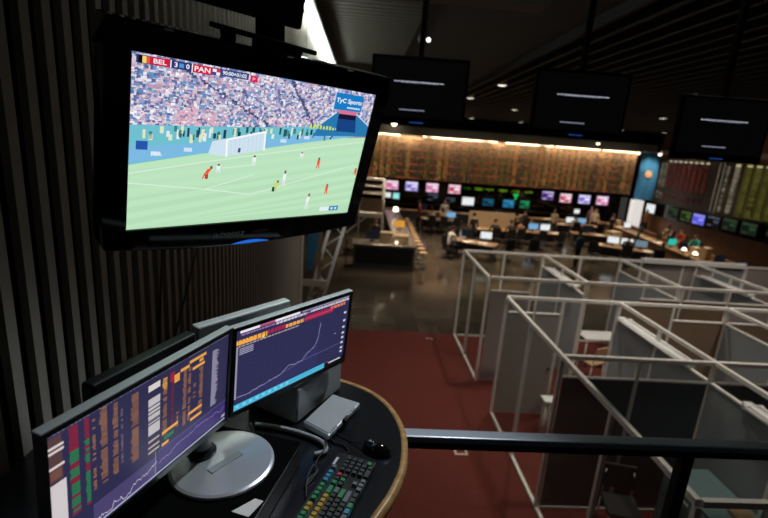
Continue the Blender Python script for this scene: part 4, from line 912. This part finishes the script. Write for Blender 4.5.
# the dark counter on the left
ct = thing('service_counter', 'dark L-shaped counter with steel top at the end of the polished aisle', 'counter', (0, 17.6, FZ))
MB().box(-.15, 2.3, 0, .8, 0, .98).box(1.55, 2.3, .8, 9.6, 0, .98).build('body', M['counter'], ct, bevel=.01)
MB().box(-.2, 2.36, -.06, .86, .981, 1.03).box(1.5, 2.36, .86, 9.65, .981, 1.03).build('worktop', M['ctop'], ct, bevel=.01)
MB().box(-.05, 2.2, -.02, -.001, .25, .85).build('front_panel', M['darkmetal'], ct, bevel=.005); MB().box(-.15, 2.3, .02, .06, .0, .06).build('plinth', M['matte'], ct)
MB().bar((-.42, -.1, 0), (-.42, -.1, 1.1), .05, .05).bar((-.42, -.1, 1.1), (-.55, 1.1, 1.1), .05, .05).build('side_rail', M['darkmetal'], ct)
stool0 = None
for k in range(12):
    lab = f'tan-seated stool in the row beside the dark counter, {ordn[k]} from its near end'
    if stool0 is None:
        stool0 = thing('bar_stool', lab, 'stool', (2.72, 18.15, FZ), 0, 'stools along the dark counter')
        MB().lathe([(.14, 0), (.17, .02), (.17, .06), (.14, .075)], (0, 0, .62), 20).build('seat', M['tan'], stool0); MB().cyl((0, 0, .02), (0, 0, .62), .025, None, 10).build('column', M['alu'], stool0)
        MB().lathe([(.19, 0), (.19, .012), (.04, .03)], seg=20).build('base', M['darkmetal'], stool0); MB().tube([(.12*math.cos(2*PI*i/16), .12*math.sin(2*PI*i/16), .25) for i in range(17)], .009, 6).build('foot_ring', M['alu'], stool0)
    else:
        s_ = copy_tree(stool0); s_.location = (2.72+.01*k, 18.15+.78*k, FZ+H); tag(s_, lab)
def box_thing(name, label, cat, x, y, z, w, d, hgt, m, rz=0, lid=True):
    o = thing(name, label, cat, (x, y, z), rz); MB().box(-w/2, w/2, -d/2, d/2, 0, hgt).build('body', M[m], o, bevel=.01)
    if lid: MB().box(-w/2-.008, w/2+.008, -d/2-.008, d/2+.008, hgt+.001, hgt+.03).build('lid', M[m], o, bevel=.004)
    return o
CT = FZ+1.033
box_thing('cardboard_box', 'pale cardboard box on the dark counter', 'box', 1.15, 18.1, CT, .5, .35, .38, 'beige')
box_thing('cardboard_box', 'cream box on the dark counter beside the pale one', 'box', 1.75, 18.05, CT, .55, .35, .30, 'card')
desk_monitor('amber-lit screen on the dark counter behind the cream box', 1.9, 21.0, .2, 'amber', 1.033)
desk_monitor('black monitor on the dark counter near the pale box', .6, 18.1, .2, 'dark', 1.033)
o = thing('counter_lamp', 'small glowing lamp on the far end of the dark counter', 'lamp', (2.0, 25.0, CT)); MB().lathe([(.1, 0), (.1, .02), (.02, .04), (.02, .3)], seg=16).build('base', M['darkmetal'], o); MB().lathe([(.16, .3), (.10, .52)], seg=20).build('lamp_shade', M['lamp'], o)
o = thing('counter_lamp', 'low glowing lamp standing on the near corner of the dark counter', 'lamp', (1.55, 17.75, CT)); MB().lathe([(.07, 0), (.07, .015), (.02, .03)], seg=16).build('base', M['darkmetal'], o); MB().ball((0, 0, .075), .05).build('bulb', M['lamp'], o)
# far counter along the back wall
fc = thing('back_counter', 'long pale counter along the back wall under the ticker band', 'counter', (9.8, 31.2, FZ)); MB().box(-8, 8.6, -.35, .35, 0, .55).build('body', M['counter'], fc); MB().box(-8.05, 8.65, -.4, .4, .551, .6).build('worktop', M['pine'], fc, bevel=.005)
# long right counter
lc = thing('trading_counter', 'long wooden trading counter running along the right side of the hall', 'counter', (16.4, 23.0, FZ), math.radians(4.5))
lc.rotation_euler.z = -math.radians(6)
MB().box(-.42, .42, -6.6, 7.0, 0, .70).build('body', M['brownw'], lc, bevel=.01); MB().box(-.5, .5, -6.7, 7.1, .701, .75).build('worktop', M['pine'], lc, bevel=.008); MB().box(.30, .48, -6.7, 7.1, .751, .98).build('upper_shelf', M['brownw'], lc, bevel=.008)
def lcp(t, off=0): a = -math.radians(6); return (16.4+off*math.cos(a)-t*math.sin(a), 23.0+off*math.sin(a)+t*math.cos(a))
LTOP = FZ+.753
desk_monitor('bright white monitor on the far part of the long wooden counter', *lcp(4.6, -.1), .2, 'white', .753)
desk_monitor('teal-lit monitor on the long wooden counter', *lcp(-.6, -.15), .2, 'teal', .753)
desk_monitor('dark monitor on the long wooden counter, right of the teal one', *lcp(-1.6, -.15), .2, 'dark', .753)
desk_monitor('dark monitor near the right end of the long wooden counter', *lcp(-4.3, -.1), .2, 'dark', .753)
desk_monitor('cream-lit monitor at the right end of the long wooden counter', *lcp(-5.6, -.1), .2, 'grey', .753)
box_thing('cream_carton', 'cream carton on the long wooden counter beside the dark monitor', 'box', *lcp(-2.5, -.1), LTOP, .35, .3, .4, 'card', .2)
box_thing('cream_carton', 'tall cream carton further right on the long wooden counter', 'box', *lcp(-3.3, -.1), LTOP, .3, .3, .55, 'beige', .1)
box_thing('cream_carton', 'wide cream carton at the right end of the long wooden counter', 'box', *lcp(-6.2, -.2), LTOP, .45, .4, .35, 'beige', .0)
box_thing('cream_carton', 'beige carton at the far end of the long wooden counter', 'box', *lcp(6.2, -.05), LTOP, .4, .4, .3, 'card', .0)
for t, l in ((-2.0, 'glowing desk lamp on the long wooden counter, left one of two'), (-2.9, 'glowing desk lamp on the long wooden counter, right one of two')):
    x, y = lcp(t, -.32); o = thing('desk_lamp', l, 'lamp', (x, y, LTOP), 0, 'lamps on the wooden counter'); MB().lathe([(.07, 0), (.07, .015), (.012, .03), (.012, .2)], seg=14).build('base', M['darkmetal'], o); MB().lathe([(.13, .16), (.05, .27)], seg=18).build('lamp_shade', M['lamp'], o)
def sheet(label, x, y, z, w, d, rz, m='paper', name='paper_sheet'):
    return tag(MB().box(-w/2, w/2, -d/2, d/2, 0, .012).build(name, M[m], loc=(x, y, z), rotz=rz), label, 'paper')
sheet('stack of white papers on the long wooden counter near its right end', *lcp(-5.0, -.2), LTOP, .6, .4, .2)
sheet('white papers on the long wooden counter left of the bright monitor', *lcp(5.5, -.1), LTOP, .5, .35, .2)
# desks
DT = FZ+.753
trading_desk('pale wooden desk by the aisle where the white-shirted person sits', 5.35, 20.75, 2.3, .95, -.55)
desk_monitor('bright white monitor on the pale desk by the aisle', 6.05, 21.0, -.2, 'white')
desk_monitor('dark monitor on the pale desk by the aisle', 5.2, 21.25, -.3, 'dark')
sheet('loose papers on the pale desk by the aisle', 5.15, 20.6, DT, .5, .3, .3)
sheet('second pile of papers on the pale desk, below the white monitor', 5.75, 20.4, DT, .4, .28, -.4)
trading_desk('desk with a beige back screen behind two dark seated figures', 7.4, 24.6, 2.6, .9, 0, 1.62)
trading_desk('desk with blue and white monitors right of the beige screen', 10.1, 24.6, 2.6, .9, -.05)
desk_monitor('pale blue monitor on the desk right of the beige screen', 9.65, 24.6, -.05, 'blue')
desk_monitor('white monitor beside the pale blue one', 10.3, 24.55, -.05, 'white')
trading_desk('desk with two white monitors in front of the back counter', 13.8, 28.2, 2.8, .9, 0)
desk_monitor('left one of two white monitors before the back counter', 13.35, 28.2, .1, 'white')
desk_monitor('right one of two white monitors before the back counter', 14.05, 28.1, -.1, 'blue')
trading_desk('desk carrying three monitors in a row before the long wooden counter', 13.0, 21.6, 2.6, .9, -.5)
desk_monitor('leftmost of the three monitors before the long wooden counter', 12.75, 21.9, -.5, 'white')
desk_monitor('middle of the three monitors before the long wooden counter', 13.3, 21.6, -.5, 'white')
desk_monitor('rightmost of the three monitors before the long wooden counter, grey lit', 13.85, 21.3, -.5, 'grey')
sheet('bright paper sheet on the desk beside the person in blue', 12.05, 22.2, DT, .6, .35, -.4)
trading_desk('dark desk behind the person in blue', 13.2, 25.0, 2.2, .9, -.2)
desk_monitor('dark monitor on the desk behind the person in blue', 13.0, 25.1, -.2, 'dark')
sheet('pale papers on the desk behind the person in blue', 13.6, 24.8, DT, .5, .3, .1)
trading_desk('far desk where a pale-shirted group sits near the aisle', 4.9, 27.0, 2.4, .9, 0)
desk_monitor('pale monitor on the far desk beside the pale-shirted group', 5.5, 27.0, 0, 'blue')
trading_desk('far desk before the back counter under the ticker', 9.6, 28.6, 3.0, .9, 0)
sheet('pale papers on the far desk under the ticker', 9.3, 28.5, DT, .7, .35, 0); sheet('more pale papers at the right of the far desk under the ticker', 10.5, 28.5, DT, .6, .35, .1)
box_thing('cream_carton', 'beige carton on the floor before the long wooden counter', 'box', 14.7, 25.4, FZ, .7, .6, .9, 'card', .3)
box_thing('cream_carton', 'small cream carton on the far desk under the ticker', 'box', 8.6, 28.6, DT, .4, .3, .25, 'beige')
for i, (x, y, rz, t) in enumerate(((4.55, 22.2, 2.6, 'black office chair behind the pale desk by the aisle'), (9.6, 23.3, .1, 'black office chair in front of the pale blue monitor'), (10.6, 23.3, .1, 'black office chair in front of the white monitor beside the blue one'), (11.4, 21.1, -.6, 'black office chair at the left end of the three-monitor desk'), (13.9, 20.0, -.4, 'black office chair in front of the three monitors'), (14.6, 27.0, .1, 'black office chair in front of the two far white monitors'), (15.0, 21.8, 1.2, 'black office chair at the near side of the long wooden counter'), (15.4, 24.6, 1.2, 'black office chair halfway along the long wooden counter'), (6.9, 20.3, .2, 'black office chair right of the pale desk by the aisle'), (8.2, 20.6, -.2, 'black office chair on the open floor behind the rear booths'), (14.2, 18.9, .9, 'black office chair near the fascia at the right end'), (5.6, 25.9, 0, 'black office chair before the far desk near the aisle'), (9.3, 27.3, 0, 'black office chair before the far desk under the ticker'))):
    office_chair(t, x, y, rz)
def seated(label, x, y, rz, shirt, **k): office_chair('black office chair under the '+label.split(',')[0].replace('seated ', ''), x-.0, y, rz); return person(label, (x, y), rz, 'sit', shirt, **k)
seated('person in a white shirt, seated at the pale desk by the aisle', 4.15, 20.2, -1.2, 'shirt_white', lean=.06)
seated('dark-haired person in black, seated before the left of the beige screen', 7.15, 23.3, .1, 'shirt_dark')
seated('dark-haired person in a dark top, seated before the middle of the beige screen', 7.95, 23.2, -.1, 'shirt_dark', skin='skin2')
seated('person in an orange-brown top, seated at the right end of the beige screen', 8.55, 23.45, -.1, 'shirt_brown')
seated('person in a pale shirt, seated left in the far group by the aisle', 4.2, 26.1, 0, 'shirt_tan')
seated('person in a pale shirt, seated right in the far group by the aisle', 4.85, 26.05, .1, 'shirt_tan', skin='skin2')
person('person in a white top, standing behind the far group by the aisle', (5.3, 28.3), 2.8, 'stand', 'shirt_white', arms='down')
person('person in a blue shirt, standing behind the rear booths with arms down', (9.85, 19.5), .5, 'stand', 'shirt_blue', arms='down', skin='skin2')
seated('person in a white shirt, seated left of the two far white monitors', 13.25, 27.15, -.1, 'shirt_white', skin='skin2')
person('person in a pale top, standing right of the two far white monitors', (15.3, 28.9), 2.9, 'stand', 'shirt_tan', arms='down')
person('person in a purple top, standing at the far end of the wooden counter', (15.7, 30.2), 2.4, 'stand', 'shirt_purple', arms='down')
person('person in a dark red top, standing just right of the glowing white column', (19.7, 30.4), 2.4, 'stand', 'shirt_brown', arms='down', skin='skin2')
seated('person in a dark top, seated at the near side of the three-monitor desk', 12.85, 20.75, -.5, 'shirt_dark')
seated('person in a red top, seated behind the long wooden counter', 18.0, 24.3, 1.9, 'shirt_red')
seated('person in a pale top, seated behind the long wooden counter, left of the red one', 18.3, 25.8, 1.9, 'shirt_tan')
person('person in a dark jacket, standing beside the bright monitor on the wooden counter', (15.2, 26.6), -1.2, 'stand', 'shirt_dark', arms='desk')
person('person in dark clothes, standing behind the dark counter', (.75, 19.35), 2.9, 'stand', 'shirt_dark', arms='desk')
person('person in a dark red top, standing at the far end of the dark counter', (3.6, 27.2), 1.6, 'stand', 'shirt_red', arms='down', pant='trousers')

# small things on the counters
for k in range(9):
    x = 2.6+1.75*k; z = FZ+.603
    if k % 3 == 2: box_thing('document_tray', f'pale document tray on the back counter, {ordn[k//3]} of three from the aisle', 'tray', x, 31.1, z, .5, .35, .16, 'beige', rnd(-.2, .2), False)
    elif k % 3 == 0: sheet(f'white paper pile on the back counter, {ordn[k//3]} of three from the aisle', x, 31.05, z, .55, .4, rnd(-.3, .3))
    else: desk_monitor(f'dark monitor on the back counter, {ordn[k//3]} of three from the aisle', x, 31.1, 0, 'dark', .603)
for k, t in enumerate((3.6, 2.6, 1.6, .5, -3.8)):
    x, y = lcp(t, -.25); sheet(f'pale papers spread on the long wooden counter, {ordn[k]} of five from its far end', x, y, LTOP, .5, .34, rnd(-.4, .4), 'paper' if k % 2 else 'card')
for k, t in enumerate((3.1, 1.1, .0)):
    x, y = lcp(t, .05); desk_monitor(f'black monitor standing on the long wooden counter, {ordn[k]} of three from its far end', x, y, .2+1.2, 'dark', .753)
sheet('pale papers beside the blue monitor right of the beige screen', 10.9, 24.45, DT, .5, .3, .2); sheet('pale papers at the left end of the desk with the beige back screen', 6.6, 24.45, DT, .5, .3, .2, 'card')
sheet('cream papers at the right end of the desk with the beige back screen', 8.3, 24.45, DT, .4, .3, -.2, 'card'); sheet('pale papers left of the two far white monitors', 12.75, 28.05, DT, .4, .3, .2)
sheet('cream papers at the left end of the far desk near the aisle', 4.1, 26.9, DT, .6, .35, .2, 'card'); sheet('pale papers at the right end of the three-monitor desk', 14.0, 20.9, DT, .4, .3, -.4)
seated('person in a dark top, seated before the far desk under the ticker', 10.3, 27.75, .1, 'shirt_dark')
person('person in dark clothes, standing in front of the beige back screen edge', (5.9, 23.0), .3, 'stand', 'shirt_dark', arms='down')
person('person in a pale top, standing between the far desks under the ticker', (11.9, 27.2), 2.2, 'stand', 'shirt_tan', arms='down', skin='skin2')
seated('person in a teal top, seated behind the long wooden counter, right of the red one', 17.6, 22.6, 1.9, 'shirt_teal')

# ---------------------------------------------------------------- light
def spot_l(name, x, y, z, power, col, size=110, blend=.7, rad=.12, tgt=None):
    d = bpy.data.lights.new(name, 'SPOT'); d.energy = power; d.color = col; d.spot_size = math.radians(size); d.spot_blend = blend; d.shadow_soft_size = rad
    o = bpy.data.objects.new(name, d); COL.objects.link(o); o.location = (x, y, z+H)
    if tgt: o.rotation_euler = (Vector(tgt)-Vector((x, y, z))).to_track_quat('-Z', 'Y').to_euler()
    return o
WARM, NEUT = (1, .79, .56), (1, .9, .78)
for x, y, pw in ((4.28, 15.26, 90), (4.28, 19.67, 300), (7.36, 23.4, 420), (9.9, 14.28, 60), (13.88, 21.73, 420), (9.9, 20, 200), (5.2, 27, 320), (12.5, 28.3, 420), (17, 27.5, 500), (16.6, 21.5, 420), (1.6, 21.0, 500), (1.4, 16.4, 130), (9.5, 24.5, 400), (5.4, 21.2, 300)):
    spot_l('downlight_beam', x, y, CZ-.2, pw*2.9, WARM, 80)
# ceiling lights over the booths and carpet, out of the photograph's frame above
for x, y, pw in ((4.0, 9.6, 260), (7.6, 9.8, 260), (3.8, 5.2, 200), (7.4, 5.4, 240), (1.2, 9.4, 170), (10.5, 8.0, 240)):
    spot_l('booth_downlight_beam', x, y, CZ-.2, pw*1.6, NEUT, 100)
# gallery downlight over the desk, behind the camera
spot_l('gallery_downlight_beam', 1.3, 2.9, CZ-.2, 300, (.85, .93, 1), 38, .9, .12, (-.02, 1.35, -1))
spot_l('slat_wall_fill_beam', 1.5, 6.4, CZ-.2, 560, (1, .95, .82), 80, .9, .2, (-1.0, 6.3, -1.3))  # added fill beam brightening the slatted wall, no fixture belongs to it
for x in (2.5, 6.5, 10.5, 14.5, 18):
    d = bpy.data.lights.new('board_washer_beam', 'AREA'); d.energy = 105; d.color = (1, .76, .5); d.shape = 'RECTANGLE'; d.size = 3.6; d.size_y = .08
    o = bpy.data.objects.new('board_washer_beam', d); COL.objects.link(o); o.location = (x, Yw-.55, .62+H); o.rotation_euler = (Vector((0, .35, -1))).to_track_quat('-Z', 'Y').to_euler()
spot_l('banner_beam', 20.3, 30.5, 1.2, 500, NEUT, 50, .8, .1, (20.4, 32.4, -.9))
for y in (30, 26): spot_l('right_wall_beam', 19.0, y, 1.2, 260, WARM, 60, .8, .1, (21.4, y, -4.2))
wd = bpy.data.worlds.new('hall_ambient'); SC.world = wd; wd.use_nodes = True
wd.node_tree.nodes['Background'].inputs[0].default_value = (.5, .62, .8, 1); wd.node_tree.nodes['Background'].inputs[1].default_value = .012
vsn = SC.view_settings; vsn.view_transform = 'Standard'; vsn.look = 'None'; vsn.exposure = 0; vsn.gamma = 1; vsn.use_curve_mapping = False
SC.cycles.use_denoising = True; SC.cycles.max_bounces = 6; SC.cycles.transparent_max_bounces = 16; SC.cycles.sample_clamp_indirect = 4
